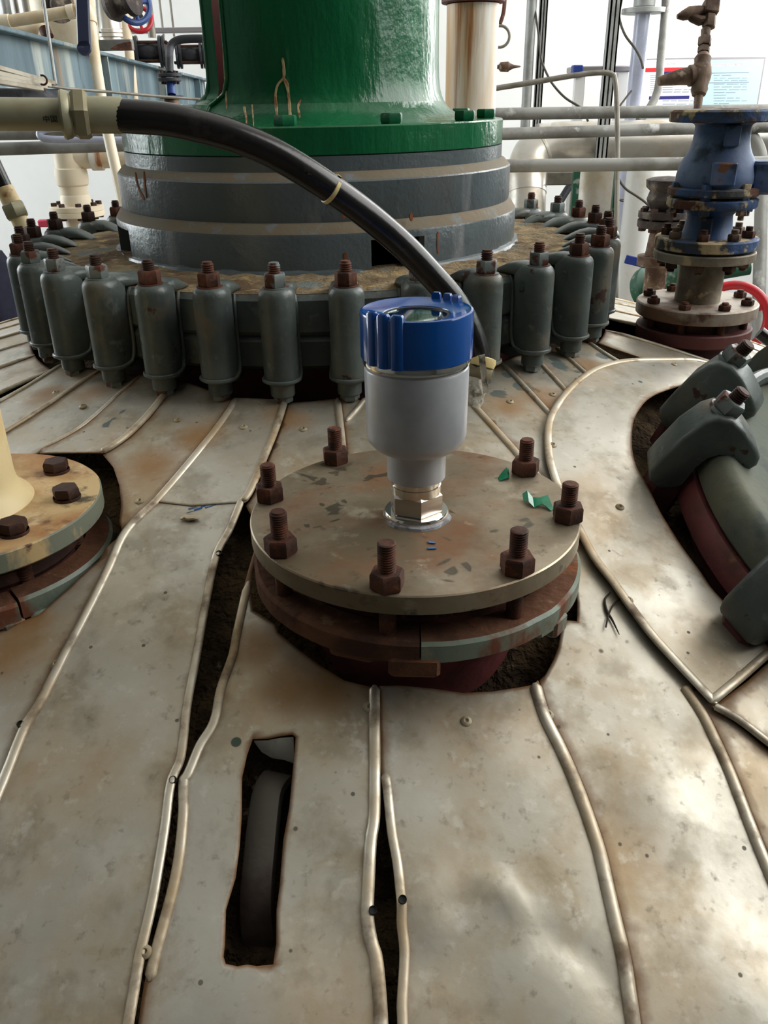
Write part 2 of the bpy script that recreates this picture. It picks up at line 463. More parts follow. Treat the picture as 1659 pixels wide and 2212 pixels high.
m_zinc = MAT('bright_zinc_conduit', srgb(176, 178, 176), .5, .3, [L(srgb(140, 142, 140), 12, .4, .7)])
m_clad = MAT('pipe_cladding', srgb(206, 202, 194), .34, .8, [L(srgb(176, 162, 138), 6, .45, .7, 5, m=.4, r=.55)], bump=[(30, .15, .003)])
m_white = MAT('white_pipe_paint', srgb(234, 231, 224), .4, 0, [L(srgb(212, 168, 108), 9, .44, .60, 6, st=(1, 1, .1), amt=.9), L(srgb(160, 94, 42), 16, .54, .62, 6, st=(1, 1, .05), amt=.9)], bump=[(70, .12, .001)])
m_whitep = MAT('plain_white_pipe', srgb(234, 234, 232), .35, 0, [L(srgb(214, 206, 186), 8, .55, .75)])
m_blueold = MAT('chipped_blue_paint', srgb(54, 84, 132), .45, 0, [
    L(srgb(112, 126, 152), 8, .42, .66, 6, amt=.85, r=.65), L(srgb(40, 54, 70), 11, .54, .60, 6, r=.6, amt=.9), L(srgb(120, 80, 58), 18, .64, .67, 6, r=.8)], bump=[(70, .35, .002)], rvar=.2)
m_bluefl = MAT('scaly_blue_flange_paint', srgb(52, 78, 120), .65, 0, [
    L(srgb(60, 62, 62), 10, .46, .52, 6, r=.7), L(srgb(176, 156, 122), 20, .51, .56, 7, r=.8), L(srgb(88, 56, 42), 14, .55, .59, 7, r=.8), L(srgb(186, 178, 168), 30, .62, .68, 7, r=.85)], bump=[(60, .7, .005)])
m_scale = MAT('scaly_steel_flange', srgb(150, 142, 128), .6, .3, [
    L(srgb(110, 98, 80), 14, .45, .62, 6), L(srgb(186, 164, 128), 20, .60, .66, 6, m=0), L(srgb(104, 62, 40), 12, .66, .72, 6, m=0)], bump=[(60, .4, .003)])
m_blind = MAT('rust_stained_flange', srgb(170, 160, 148), .5, .5, [L(srgb(116, 86, 68), 8, .46, .62, 6, m=.1, r=.75), L(srgb(84, 58, 46), 22, .6, .7, 6, m=0)], bump=[(80, .3, .002)])
m_redwheel = MAT('red_handwheel_paint', srgb(186, 34, 46), .35, 0, [L(srgb(150, 60, 64), 14, .5, .75)])
m_bluewheel = MAT('blue_handwheel_paint', srgb(38, 70, 132), .4, 0, [L(srgb(60, 84, 130), 14, .5, .75)])
m_navy = MAT('navy_paint', srgb(26, 36, 66), .4, 0, [L(srgb(60, 66, 86), 40, .66, .72)], bump=[(120, .2, .001)])
m_valvegreen = MAT('green_valve_paint', srgb(30, 84, 62), .5, 0, [L(srgb(150, 156, 150), 18, .6, .68, 6)], bump=[(60, .4, .003)])
m_black = MAT('black_iron', srgb(44, 46, 52), .5, .1, [L(srgb(90, 92, 100), 16, .52, .72, 5), L(srgb(110, 66, 40), 14, .68, .73, 6)], bump=[(70, .4, .003)])
m_blackrust = MAT('black_scaled_valve', srgb(70, 62, 58), .7, .1, [L(srgb(140, 130, 118), 16, .52, .62, 6), L(srgb(46, 36, 34), 12, .45, .6, 6)], bump=[(50, .8, .006)])
m_beam = MAT('weathered_blue_beam', srgb(110, 132, 140), .65, 0, [
    L(srgb(76, 96, 106), 5, .38, .56, 7, st=(1, 1, .12)), L(srgb(168, 174, 168), 8, .52, .64, 7, st=(1, 1, .12), amt=.9), L(srgb(150, 128, 100), 6, .62, .68, 6, st=(1, 1, .08)), L(srgb(60, 72, 78), 14, .6, .66, 7, st=(1, 1, .2), amt=.8)], bump=[(50, .3, .003)])
m_bars = MAT('zinc_flat_bar', srgb(168, 162, 148), .5, .4, [L(srgb(120, 108, 88), 10, .45, .68, 5)])
m_wall = MAT('white_plaster', srgb(236, 237, 236), .85, 0, [L(srgb(226, 227, 224), 1.5, .4, .7)], bump=[(40, .05, .002)])
m_dim = MAT('dim_wall_paint', srgb(66, 69, 68), .85, 0, [L(srgb(52, 54, 53), 2, .4, .7)])
m_side = MAT('grey_wall_paint', srgb(150, 152, 150), .85, 0, [L(srgb(160, 162, 160), 2, .4, .7)])
m_ceil = MAT('ceiling_paint', srgb(226, 225, 220), .9, 0, [L(srgb(214, 213, 208), 2, .4, .7)])
m_runs = MAT('chipped_primer', srgb(190, 168, 126), .8, 0, [L(srgb(140, 86, 50), 60, .45, .6, 6)], bump=[(120, .4, .002)])
m_runr = MAT('rust_run', srgb(140, 82, 48), .85, 0, [L(srgb(96, 56, 38), 40, .45, .65, 6)])
m_floor = MAT('concrete_platform', srgb(96, 95, 90), .9, 0, [L(srgb(92, 90, 84), 3, .4, .7, 6)], bump=[(30, .3, .004)])
m_conduit = MAT('grey_conduit', srgb(128, 124, 114), .5, .3, [L(srgb(96, 90, 80), 14, .45, .7)])
m_cable = MAT('dark_cable', srgb(70, 66, 56), .6)
m_rustpipe = MAT('rust_brown_fittings', srgb(120, 98, 80), .65, .1, [L(srgb(78, 56, 44), 22, .42, .58, 6), L(srgb(174, 160, 140), 34, .6, .7, 6)], bump=[(90, .4, .003)])
m_tape = MAT('green_plastic_film', srgb(22, 130, 92), .25, 0, [L(srgb(16, 106, 74), 60, .4, .6)])
m_ptfe = MAT('white_thread_tape', srgb(206, 200, 184), .6, 0, [L(srgb(120, 112, 96), 60, .5, .62, 6)], bump=[(200, .6, .002)])
m_yellow = MAT('pale_yellow_ring', srgb(222, 200, 140), .45)
m_pvc = MAT('clear_tube', srgb(198, 202, 222), .25, 0, [L(srgb(170, 176, 200), 12, .4, .7)], coat=.3)
m_pink = MAT('pink_plastic', srgb(232, 84, 112), .5)
m_navycloth = MAT('navy_cloth', srgb(40, 42, 62), .9, 0, [L(srgb(26, 28, 42), 10, .4, .65)])
m_bluestrap = MAT('blue_strap', srgb(28, 56, 140), .5)
m_poster_w = MAT('poster_white', srgb(248, 248, 250), .5)
m_poster_b = MAT('poster_pale_blue', srgb(176, 232, 246), .5, 0, [])
m_ink_red = MAT('red_ink', srgb(226, 36, 44), .5)
m_ink_pink = MAT('pale_red_ink', srgb(236, 140, 140), .5)
m_ink_navy = MAT('navy_ink', srgb(34, 30, 110), .5)
m_ink_grey = MAT('grey_ink', srgb(140, 150, 160), .5)
m_frame = MAT('aluminium_frame', srgb(150, 146, 148), .4, .6)
m_leather = MAT('dark_twig', srgb(52, 42, 30), .8)
m_bluechip = MAT('blue_paint_flake', srgb(20, 84, 140), .4)
m_lug = MAT('dark_lug_steel', srgb(78, 72, 64), .55, .2, [L(srgb(60, 44, 40), 9, .45, .6, 6), L(srgb(110, 112, 104), 14, .62, .72, 5)], bump=[(80, .4, .002)])

# ================================================================ the hall
def slab(name, x0, x1, y0, y1, z0, z1, mat, kind='structure'):
    o = obj(name, MB().box(x0, x1, y0, y1, z0, z1), mat, sharp=20)
    o['kind'] = kind
    return o
XL, XR, YB, YF, ZT = -4.4, 3.2, 5.6, -3.2, 5.2
slab('floor', XL - .2, XR + .2, YF - .2, YB + .2, -.15, 0, m_floor)
slab('ceiling', XL - .2, XR + .2, YF - .2, YB + .2, ZT, ZT + .15, m_ceil)
slab('wall_back', XL - .2, XR + .2, YB, YB + .2, 0, ZT, m_wall)
slab('wall_front', XL - .2, XR + .2, YF - .2, YF, 0, ZT, m_dim)
def wall_side(name, x0, x1, wins):
    """side wall with window openings (y0, y1, z0, z1)"""
    mb = MB(); y = YF
    for (a, b, c, d) in wins:
        mb.box(x0, x1, y, a, 0, ZT); mb.box(x0, x1, a, b, 0, c); mb.box(x0, x1, a, b, d, ZT); y = b
    mb.box(x0, x1, y, YB, 0, ZT)
    o = obj(name, mb, m_side, sharp=20); o['kind'] = 'structure'
wins_r = [(-.4, 4.0, 1.6, 4.8), (4.2, 5.3, 1.1, 4.1)]
wins_l = [(2.2, 5.0, .9, 3.5)]
wall_side('wall_right', XR, XR + .2, wins_r)
wall_side('wall_left', XL - .2, XL, wins_l)
n = 1
for wl, xa in ((wins_r, XR + .08), (wins_l, XL - .1)):
    for (a, b, c, d) in wl:
        mb = MB(); t = .05
        mb.box(xa, xa + t, a, b, c, c + t); mb.box(xa, xa + t, a, b, d - t, d); mb.box(xa, xa + t, a, a + t, c, d); mb.box(xa, xa + t, b - t, b, c, d)
        k = max(2, round((b - a) / 1.1))
        for i in range(1, k):
            yy = a + (b - a) * i / k
            mb.box(xa, xa + t, yy - t / 2, yy + t / 2, c, d)
        o = obj('window_%d' % n, mb, m_frame, sharp=20); o['kind'] = 'structure'; n += 1
        g = obj('window_pane', MB().box(xa + .02, xa + .026, a, b, c, d), m_glass, o, sharp=20)

# ================================================================ reactor vessel
vessel = thing('reactor_vessel', 'large domed reactor vessel clad in weathered aluminium sheets filling the foreground', 'vessel', (AX, AY, 0))
NC = Vector((0.0297, 0.730))               # nozzle under the bolted cover
LN = Vector((-0.4546, 0.8117))             # nozzle with the cream pipe
VN = Vector((0.545, 1.435))                # nozzle under the blue valve
MN = Vector((0.66, 0.86))                  # manhole
# crumbling insulation under the sheets
mb = MB(); rings = []
NR, NS = 46, 150
for i in range(NR + 1):
    r = .40 + (1.42 - .40) * i / NR
    ring = []
    for k in range(NS):
        a = 2 * PI * k / NS
        x, y = AX + r * math.cos(a), AY + r * math.sin(a)
        h = noise.fractal(Vector((x * 9, y * 9, 3)), 1.0, 2.0, 4) * .006
        ring.append((x, y, zd(x, y) - .040 + h))
    rings.append(ring)
rings.append([(AX + 1.42 * math.cos(2 * PI * k / NS), AY + 1.42 * math.sin(2 * PI * k / NS), .0) for k in range(NS)])
mb.loft(rings, caps=False)
obj('insulation_layer', mb, m_insul, vessel, world=True, sharp=180, label='crumbling brown insulation under the sheets')
# vertical shell skirt
mb = MB(); mb.lathe([(1.425, 0.0), (1.435, .0), (1.435, zd(AX + 1.43, AY) - .002), (1.405, zd(AX + 1.40, AY) - .004)], 96, Matrix.Translation((AX, AY, 0)))
obj('skirt', mb, m_alu, vessel, world=True)
# necked opening, lower flange
mb = MB()
mb.lathe([(.40, ZC - .36 - .08), (.415, ZC - .40), (.42, ZC - .345), (.43, ZC - .33), (.43, ZC - .318)], 96, Matrix.Translation((AX, AY, 0)))
obj('neck', mb, m_primer, vessel, world=True, label='dark red primed neck')
mb = MB()
mb.lathe([(.41, ZC - .32), (.458, ZC - .32), (.465, ZC - .314), (.465, ZC - .282), (.459, ZC - .2755), (.41, ZC - .2755)], 120, Matrix.Translation((AX, AY, 0)))
obj('lower_flange', mb, m_grey, vessel, world=True)

# ---------------------------------------------------------------- dents
crease1 = [UD(*p) for p in [(872, 1962), (905, 1932), (950, 1908), (1005, 1896), (1055, 1905), (1095, 1932), (1120, 1968)]]
crease2 = [UD(*p) for p in [(1185, 2030), (1230, 2045), (1270, 2075), (1300, 2110), (1320, 2145)]]
def pl_dist(x, y, pl):
    best = 9.0
    for a, b in zip(pl[:-1], pl[1:]):
        ex, ey = b.x - a.x, b.y - a.y
        t = max(0, min(1, ((x - a.x) * ex + (y - a.y) * ey) / (ex * ex + ey * ey)))
        d = math.hypot(x - a.x - ex * t, y - a.y - ey * t)
        best = min(best, d)
    return best
bumps = [(UD(1420, 1720), .045, .0052), (UD(1300, 1760), .03, -.002), (UD(1640, 2160), .05, .006), (UD(930, 1985), .022, .0050), (UD(940, 2060), .03, -.0026),
         (UD(1010, 2010), .035, -.0022), (UD(700, 2010), .05, -.003), (UD(560, 2150), .05, .003), (UD(1500, 2000), .06, -.003), (UD(430, 1300), .06, .002), (UD(300, 1330), .05, .0022),
         (UD(1100, 1620), .05, .0018), (UD(1600, 1900), .05, -.003), (UD(700, 1640), .04, .002), (UD(150, 1800), .07, .002), (UD(1180, 2150), .045, .004)]
def dent(x, y):
    h = noise.noise(Vector((x * 6, y * 6, 1.7))) * .0016 + noise.noise(Vector((x * 16, y * 16, 5.1))) * .0005
    for c, s, a in bumps:
        d2 = (x - c.x) ** 2 + (y - c.y) ** 2
        if d2 < 9 * s * s:
            h += a * math.exp(-d2 / (s * s))
    if y < .62:
        d = pl_dist(x, y, crease1)
        if d < .06: h += .0045 * math.exp(-d / .008)
        d = pl_dist(x, y, crease2)
        if d < .06: h -= .0035 * math.exp(-d / .010)
    return h

# ---------------------------------------------------------------- cladding sheets
def circ_poly(c, r, n=48, a0=0, a1=2 * PI):
    return [(c[0] + r * math.cos(a0 + (a1 - a0) * i / n), c[1] + r * math.sin(a0 + (a1 - a0) * i / n)) for i in range(n if a1 - a0 > 6.2 else n + 1)]
def inpoly(P, poly):
    x, y = P[:, 0], P[:, 1]; c = np.zeros(len(P), bool); n = len(poly)
    for i in range(n):
        x0, y0 = poly[i]; x1, y1 = poly[(i + 1) % n]
        if y0 == y1: continue
        k = ((y0 > y) != (y1 > y)) & (x < (x1 - x0) * (y - y0) / (y1 - y0) + x0)
        c ^= k
    return c
def seg_d(P, poly, closed=True):
    d = np.full(len(P), 9.0); n = len(poly)
    for i in range(n if closed else n - 1):
        a = np.array(poly[i]); b = np.array(poly[(i + 1) % n]); e = b - a; q = e @ e
        if q < 1e-14: continue
        t = np.clip(((P - a) @ e) / q, 0, 1)[:, None]
        d = np.minimum(d, np.hypot(*(P - a - t * e).T))
    return d
def densify(poly, s):
    out = []
    for i in range(len(poly)):
        a = np.array(poly[i][:2]); b = np.array(poly[(i + 1) % len(poly)][:2]); n = max(1, int(np.hypot(*(b - a)) / s))
        for k in range(n):
            out.append(tuple(a + (b - a) * k / n))
    return out
def clean(poly):
    out = []
    for p in poly:
        p = (p[0], p[1])
        if not out or math.hypot(p[0] - out[-1][0], p[1] - out[-1][1]) > 4e-4: out.append(p)
    if math.hypot(out[0][0] - out[-1][0], out[0][1] - out[-1][1]) < 4e-4: out.pop()
    return out
paint_spots = [(UD(*p), r) for p, r in [((1075, 850), .03), ((1130, 835), .028), ((1095, 810), .02), ((1160, 845), .02), ((1210, 790), .035), ((1240, 770), .03), ((1170, 800), .025), ((1195, 775), .02), ((1300, 770), .03), ((1250, 800), .02), ((250, 910), .012), ((230, 925), .012), ((265, 895), .012), ((285, 880), .012), ((1375, 975), .012)]]
rusty_spots = [(UD(*p), r) for p, r in [((20, 1400), .055), ((60, 1350), .04), ((1280, 790), .05), ((1180, 860), .06), ((1100, 880), .05), ((620, 905), .05), ((420, 950), .06), ((100, 860), .05), ((200, 850), .05), ((850, 910), .06), ((640, 1480), .05), ((560, 1400), .04), ((700, 1480), .05), ((330, 1000), .06)]]
def cut_list(holes):
    return [clean([(p[0], p[1]) for p in h]) for h in holes]
nozz_front = [(596, 1352), (602, 1370), (640, 1402), (690, 1440), (745, 1474), (800, 1487), (860, 1484), (930, 1490), (1000, 1500), (1065, 1497), (1120, 1488), (1150, 1482), (1178, 1458), (1196, 1424), (1206, 1398), (1216, 1340)]
HN = [(p.x, p.y) for p in [UD(*q) for q in nozz_front]] + circ_poly(NC, .166, 26, R_(-15), R_(195))
HL = [(p.x, p.y) for p in [UD(*q) for q in [(223, 985), (245, 1012), (258, 1050), (262, 1092), (258, 1130), (250, 1165), (228, 1182), (215, 1210), (180, 1240), (150, 1270), (105, 1310), (85, 1328), (30, 1350)]]]
HL = HL + circ_poly(LN, .150, 22, R_(250), R_(90))
HV = circ_poly(VN, .098, 40)
SLOT = [(546, 1599), (534, 1632), (523, 1681), (522, 1765), (518, 1828), (509, 1897), (496, 1940), (488, 1967), (487, 2010), (486, 2044), (483, 2069), (488, 2086), (513, 2092), (534, 2088), (555, 2091), (591, 2086), (593, 2065), (597, 2041), (597, 1967), (604, 1915), (612, 1817), (625, 1747), (632, 1677), (637, 1625), (639, 1597), (632, 1591), (604, 1594), (579, 1599)]
HS = [(UD(*q).x, UD(*q).y) for q in SLOT]
PANELS = []
def panel(boundary, step=.010, lift=0.0, holes=(), beads=(), rivets=(), thick=.0011, edgefall=.010, curl=None, brown=1.0):
    poly = densify(clean([(p[0], p[1]) for p in boundary]), step)
    hs = [densify(h, step * .7) for h in cut_list(holes)]
    pts = list(poly); edges = [(i, (i + 1) % len(poly)) for i in range(len(poly))]
    for h in hs:
        b = len(pts); pts += h; edges += [(b + i, b + (i + 1) % len(h)) for i in range(len(h))]
    A = np.array(poly); x0, y0 = A.min(0); x1, y1 = A.max(0)
    gx = []
    row = 0; y = y0
    while y < y1:
        x = x0 + (step / 2 if row % 2 else 0)
        while x < x1:
            gx.append((x, y)); x += step
        y += step * .866; row += 1
    ins = []
    for loop, sgn in [(poly, 1)] + [(h, 0) for h in hs]:
        Lp = np.array(loop); T = np.roll(Lp, -1, 0) - np.roll(Lp, 1, 0); ln_ = np.hypot(T[:, 0], T[:, 1]) + 1e-9
        Nn = np.stack([-T[:, 1], T[:, 0]], 1) / ln_[:, None]
        for off in (.0035, -.0035):
            ins.append(Lp + Nn * off)
    I = np.concatenate(ins)
    ki = inpoly(I, poly) & (seg_d(I, poly) > .0028)
    for h in hs:
        ki &= ~inpoly(I, h) & (seg_d(I, h) > .0028)
    I = I[ki]
    pts += [tuple(p) for p in I]
    G = np.array(gx)
    keep = inpoly(G, poly) & (seg_d(G, poly) > .0035 + step * .4)
    for h in hs:
        keep &= ~inpoly(G, h) & (seg_d(G, h) > .0035 + step * .4)
    pts += [tuple(p) for p in G[keep]]
    vs, es, fs, _, _, _ = delaunay_2d_cdt([Vector(p) for p in pts], edges, [], 0, 1e-6)
    V = np.array([(v.x, v.y) for v in vs])
    F = [list(f) for f in fs]
    C = np.array([V[f].mean(0) for f in F])
    ok = inpoly(C, poly)
    for h in hs:
        ok &= ~inpoly(C, h)
    F = [f for f, k in zip(F, ok) if k]
    par = list(range(len(F)))
    def root(i_):
        while par[i_] != i_:
            par[i_] = par[par[i_]]; i_ = par[i_]
        return i_
    em = {}
    for fi_, f in enumerate(F):
        for q_ in range(len(f)):
            k_ = tuple(sorted((f[q_], f[(q_ + 1) % len(f)])))
            if k_ in em: par[root(fi_)] = root(em[k_])
            else: em[k_] = fi_
    cnt = {}
    for fi_ in range(len(F)): cnt[root(fi_)] = cnt.get(root(fi_), 0) + 1
    big = max(cnt, key=cnt.get); F = [f for fi_, f in enumerate(F) if root(fi_) == big]
    us = sorted({i_ for f in F for i_ in f}); mp_ = {o_: n_ for n_, o_ in enumerate(us)}
    V = V[us]; F = [[mp_[i_] for i_ in f] for f in F]
    dE = seg_d(V, poly)
    dH = np.full(len(V), 9.0)
    for h in hs:
        dH = np.minimum(dH, seg_d(V, h))
    mb = MB()
    for (x, y) in V:
        z = zd(x, y) + lift + dent(x, y)
        if curl: z += curl(x, y)
        mb.v.append(Vector((x, y, z)))
    mb.f = F; mb.mi = [0] * len(F)
    o = obj('cladding_panel', mb, m_alu, vessel, world=True, sharp=180, merge=False)
    me = o.data
    used = len(me.vertices)
    att = me.attributes.new('edge', 'FLOAT', 'POINT'); att.data.foreach_set('value', (brown * np.exp(-np.minimum(dE, dH * 2.6) / edgefall) * .75).astype(np.float32))
    pv = np.zeros(len(V)); rv = np.zeros(len(V))
    for c, r in paint_spots:
        pv = np.maximum(pv, .68 * np.exp(-((V[:, 0] - c.x) ** 2 + (V[:, 1] - c.y) ** 2) / (r * r)))
    for c, r in rusty_spots:
        rv = np.maximum(rv, .75 * np.exp(-((V[:, 0] - c.x) ** 2 + (V[:, 1] - c.y) ** 2) / (r * r)))
    att = me.attributes.new('paint', 'FLOAT', 'POINT'); att.data.foreach_set('value', pv.astype(np.float32))
    att = me.attributes.new('rusty', 'FLOAT', 'POINT'); att.data.foreach_set('value', rv.astype(np.float32))
    sol = o.modifiers.new('thickness', 'SOLIDIFY'); sol.thickness = thick; sol.offset = -1
    for (path, wd, ht) in beads:
        sh = []
        for i_, p in enumerate(path):
            T = path[min(i_ + 1, len(path) - 1)] - path[max(i_ - 1, 0)]; T = Vector((T.x, T.y, 0)).normalized()
            sh.append(Vector((-T.y, T.x, 0)))
        mid = range(len(path) // 4, max(len(path) // 4 + 1, 3 * len(path) // 4))
        tst = inpoly(np.array([(path[i_].x + sh[i_].x * .006, path[i_].y + sh[i_].y * .006) for i_ in mid]), poly).mean()
        tst2 = inpoly(np.array([(path[i_].x - sh[i_].x * .006, path[i_].y - sh[i_].y * .006) for i_ in mid]), poly).mean()
        sg = 0 if abs(tst - tst2) < .4 else (1 if tst > tst2 else -1)
        path = [p + s_ * (sg * wd * .8) for p, s_ in zip(path, sh)]
        path = [Vector((p.x, p.y, zd(p.x, p.y) + lift + dent(p.x, p.y))) for p in path]
        obj('seam_bead', MB().bead(path, wd, ht), m_bead, o, world=True, sharp=60)
    for q in rivets:
        p = UD(*q) if len(q) == 2 else Vector(q)
        n = nd(p.x, p.y); M = frame(Vector((p.x, p.y, zd(p.x, p.y) + lift + dent(p.x, p.y))), n)
        rv_ = MB().lathe([(.0052, -.0003), (.0050, .0009), (.0036, .0021), (.0022, .0024), (.0014, .0016), (.0012, .0006), (0, .0004)], 14, M)
        obj('rivet', rv_, m_rivet, o, world=True)
    PANELS.append(o)
    return o

A_up = PX([(505, 866), (470, 920), (405, 1000), (330, 1085)])
A_low = PX([(330, 1085), (265, 1152), (225, 1238), (180, 1330), (125, 1432), (80, 1520), (45, 1577), (0, 1690), (-60, 1830), (-140, 2010), (-240, 2230)])
P2R = PX([(531, 1078), (503, 1150), (475, 1205), (455, 1300), (430, 1440), (413, 1530), (400, 1640), (378, 1700), (365, 1800), (340, 1950), (315, 2060), (300, 2150), (288, 2225), (262, 2400), (235, 2560)])
P2U = PX([(622, 870), (605, 925), (575, 1000), (548, 1066), (531, 1092)])
P3L = PX([(575, 1120), (553, 1180), (530, 1260), (505, 1370), (495, 1420), (470, 1490), (455, 1560), (425, 1610), (400, 1668), (388, 1692), (387, 1760), (378, 1850), (362, 1930), (340, 2010), (322, 2080), (308, 2150), (298, 2225), (270, 2400), (245, 2560)])
P3R = PX([(819, 1484), (819, 1560), (820, 1646), (819, 1765), (812, 1817), (808, 1887), (805, 1974), (813, 2027), (824, 2065), (831, 2132), (836, 2212), (845, 2400), (850, 2560)])
P4L = PX([(820, 1482), (821, 1560), (823, 1660), (829, 1712), (838, 1800), (850, 1870), (857, 1939), (859, 1967), (859, 2002), (864, 2044), (864, 2079), (859, 2167), (860, 2212), (864, 2400), (868, 2560)])
SC = PX([(1165, 1478), (1186, 1548), (1214, 1605), (1245, 1673), (1276, 1750), (1305, 1838), (1323, 1916), (1341, 1994), (1359, 2071), (1370, 2139), (1380, 2212), (1405, 2400), (1425, 2560)])
SD = PX([(1478, 1474), (1491, 1491), (1525, 1543), (1551, 1595), (1587, 1673), (1618, 1750), (1649, 1823), (1700, 1940), (1760, 2090), (1830, 2300), (1890, 2500)])
COUT = PX([(1600, 815), (1540, 797), (1492, 787), (1427, 786), (1345, 789), (1280, 807), (1231, 843), (1199, 882), (1179, 924), (1176, 973), (1181, 1015), (1200, 1075), (1232, 1140), (1274, 1220), (1313, 1272), (1352, 1328), (1404, 1396), (1480, 1480), (1538, 1542)])
CIN = PX([(1560, 840), (1500, 838), (1436, 857), (1404, 872), (1384, 891), (1368, 921), (1363, 957), (1365, 992), (1374, 1025), (1397, 1064), (1420, 1113), (1443, 1152), (1475, 1201), (1508, 1246), (1540, 1292), (1606, 1360), (1659, 1415), (1690, 1440)])
CEND = PX([(1538, 1542), (1600, 1490), (1659, 1437), (1720, 1385)])
S1 = PX([(389, 822), (331, 897), (286, 943), (250, 970), (223, 985)])
S2 = PX([(305, 815), (187, 922), (93, 976)])
S3 = PX([(217, 805), (100, 885), (18, 937), (-60, 985)])
S4 = PX([(135, 790), (60, 837), (0, 870), (-80, 915), (-200, 985)])
R1 = PX([(1005, 850), (1070, 922), (1135, 995), (1180, 1045)])
R2 = PX([(1085, 780), (1140, 838), (1200, 902)])
R3 = PX([(1150, 765), (1190, 805), (1238, 858)])
R4 = PX([(1205, 750), (1240, 780), (1285, 820)])
R5 = PX([(1262, 732), (1310, 765), (1370, 800)])
B0 = PX([(735, 860), (742, 920), (748, 975), (752, 1020)])
def rev(a): return list(a)[::-1]
def D2(*pts): return [UD(*p) for p in pts]
BW, BH = .0050, .0034
# front sheets
panel(A_low + D2((-330, 2480), (-100, 2560)) + rev(P2R) + D2((480, 1080), (415, 1083)), lift=.003, beads=[(A_up[:-1] + A_low, BW, BH), (P2R, .0042, .0026)], rivets=[(122, 1440), (315, 2062)])
panel(A_up[:-1] + D2((330, 1087), (415, 1098), (531, 1092)) + rev(P2U), lift=.0042, brown=.5, beads=[(P2U, .0046, .0032)], rivets=[(527, 929)])
panel(P3L + rev(P3R) + D2((760, 1330), (640, 1180)), lift=.001, holes=[HN, HS], beads=[(P3L[10:74], .0044, .0030), (P3R, .0052, .0036)], rivets=[(796, 1531)])
panel(P4L + rev(SC) + D2((1100, 1350), (900, 1330)), lift=.0015, holes=[HN], beads=[(P4L[11:-6], .0040, .0026), (SC, .0058, .0044)], rivets=[(1007, 1562), (1184, 1547)])
panel(D2((1168, 1478), (1120, 1300), (1200, 1200), (1260, 1170), (1300, 1215), (1360, 1300), (1430, 1390), (1500, 1480)) + SD[8:] + D2((1425, 2560)) + rev(SC)[1:], lift=.0, holes=[HN], beads=[(SD[3:], .0054, .0042)], rivets=[])
panel(rev(SD)[:-6] + D2((1505, 1490), (1570, 1545), (1680, 1640), (1790, 1735), (1950, 1900), (2150, 2100), (2050, 2500)), lift=.0005)
# collar around the manhole
mand = lambda x, y: .004
panel(COUT + CEND[1:] + rev(CIN), lift=.009, beads=[(COUT, .0050, .0026), (CEND[:12], .0046, .004)], rivets=[(1337, 1112), (1355, 1315), (1193, 976), (1248, 832), (1597, 1478), (1455, 800)], edgefall=.006)
panel(D2((1535, 1541), (1610, 1485), (1720, 1388), (1800, 1440), (1880, 1490), (2020, 1560), (2150, 1900), (1960, 1880), (1790, 1722), (1665, 1628), (1590, 1570)), lift=.006, beads=[(PX([(1535, 1541), (1590, 1572), (1665, 1630), (1790, 1724), (1960, 1882)]), .004, .0034)])
# sheets between the opening and the left nozzle
panel(S1 + D2((245, 1012), (258, 1050), (262, 1092), (258, 1130), (265, 1152), (290, 1126)) + rev(A_up) + D2((450, 846)), lift=.002, beads=[], rivets=[(385, 912), (302, 1084)])
panel(S2 + D2((70, 1010), (200, 1020)) + rev(S1) + D2((345, 815)), lift=.004, holes=[HL], beads=[(S1, .0044, .004)], rivets=[(180, 884)])
panel(S3 + D2((-20, 1000), (60, 1000)) + rev(S2) + D2((260, 808)), lift=.0025, holes=[HL], beads=[(S2, .0036, .003)], rivets=[(122, 852)])
panel(S4 + D2((-180, 1060), (-40, 1030)) + rev(S3) + D2((175, 796)), lift=.0035, holes=[HL], beads=[(S3, .0036, .003), (S4, .0036, .003)])
panel(D2((268, 1150), (228, 1182), (215, 1210), (180, 1240), (150, 1270), (105, 1310), (85, 1328), (30, 1350), (-40, 1372), (-150, 1375), (-260, 1360), (-420, 1500), (-480, 1800), (-420, 2300)) + rev(A_low)[:-2], lift=.0, rivets=[])
# sheets behind the bolted cover
panel(rev(P2U) + D2((675, 866)) + B0 + D2((760, 1100), (640, 1160), (540, 1110)), lift=.0, holes=[HN], beads=[(B0, .0048, .0034)], rivets=[(655, 927)])
panel(B0 + D2((760, 1060), (900, 1080), (1150, 1120)) + rev(R1) + D2((950, 866), (880, 872), (800, 868)), lift=.001, holes=[HN], beads=[(R1, .0050, .0038), (PX([(790, 862), (770, 886), (748, 912)]), .0036, .0034)])
panel(R1 + D2((1215, 1060), (1240, 1000)) + rev(R2) + D2((1045, 815)), lift=.0, beads=[(R2, .0042, .004)], rivets=[(1102, 868)])
panel(R2 + D2((1260, 930), (1290, 890)) + rev(R3) + D2((1118, 770)), lift=.001, beads=[(R3, .0038, .0036)], rivets=[(1194, 853)])
panel(R3 + D2((1290, 880), (1320, 850)) + rev(R4) + D2((1180, 756)), lift=.0, beads=[(R4, .0038, .0036)])
panel(R4 + D2((1340, 850), (1420, 830)) + rev(R5) + D2((1235, 740)), lift=.001, beads=[(R5, .0038, .0036)])
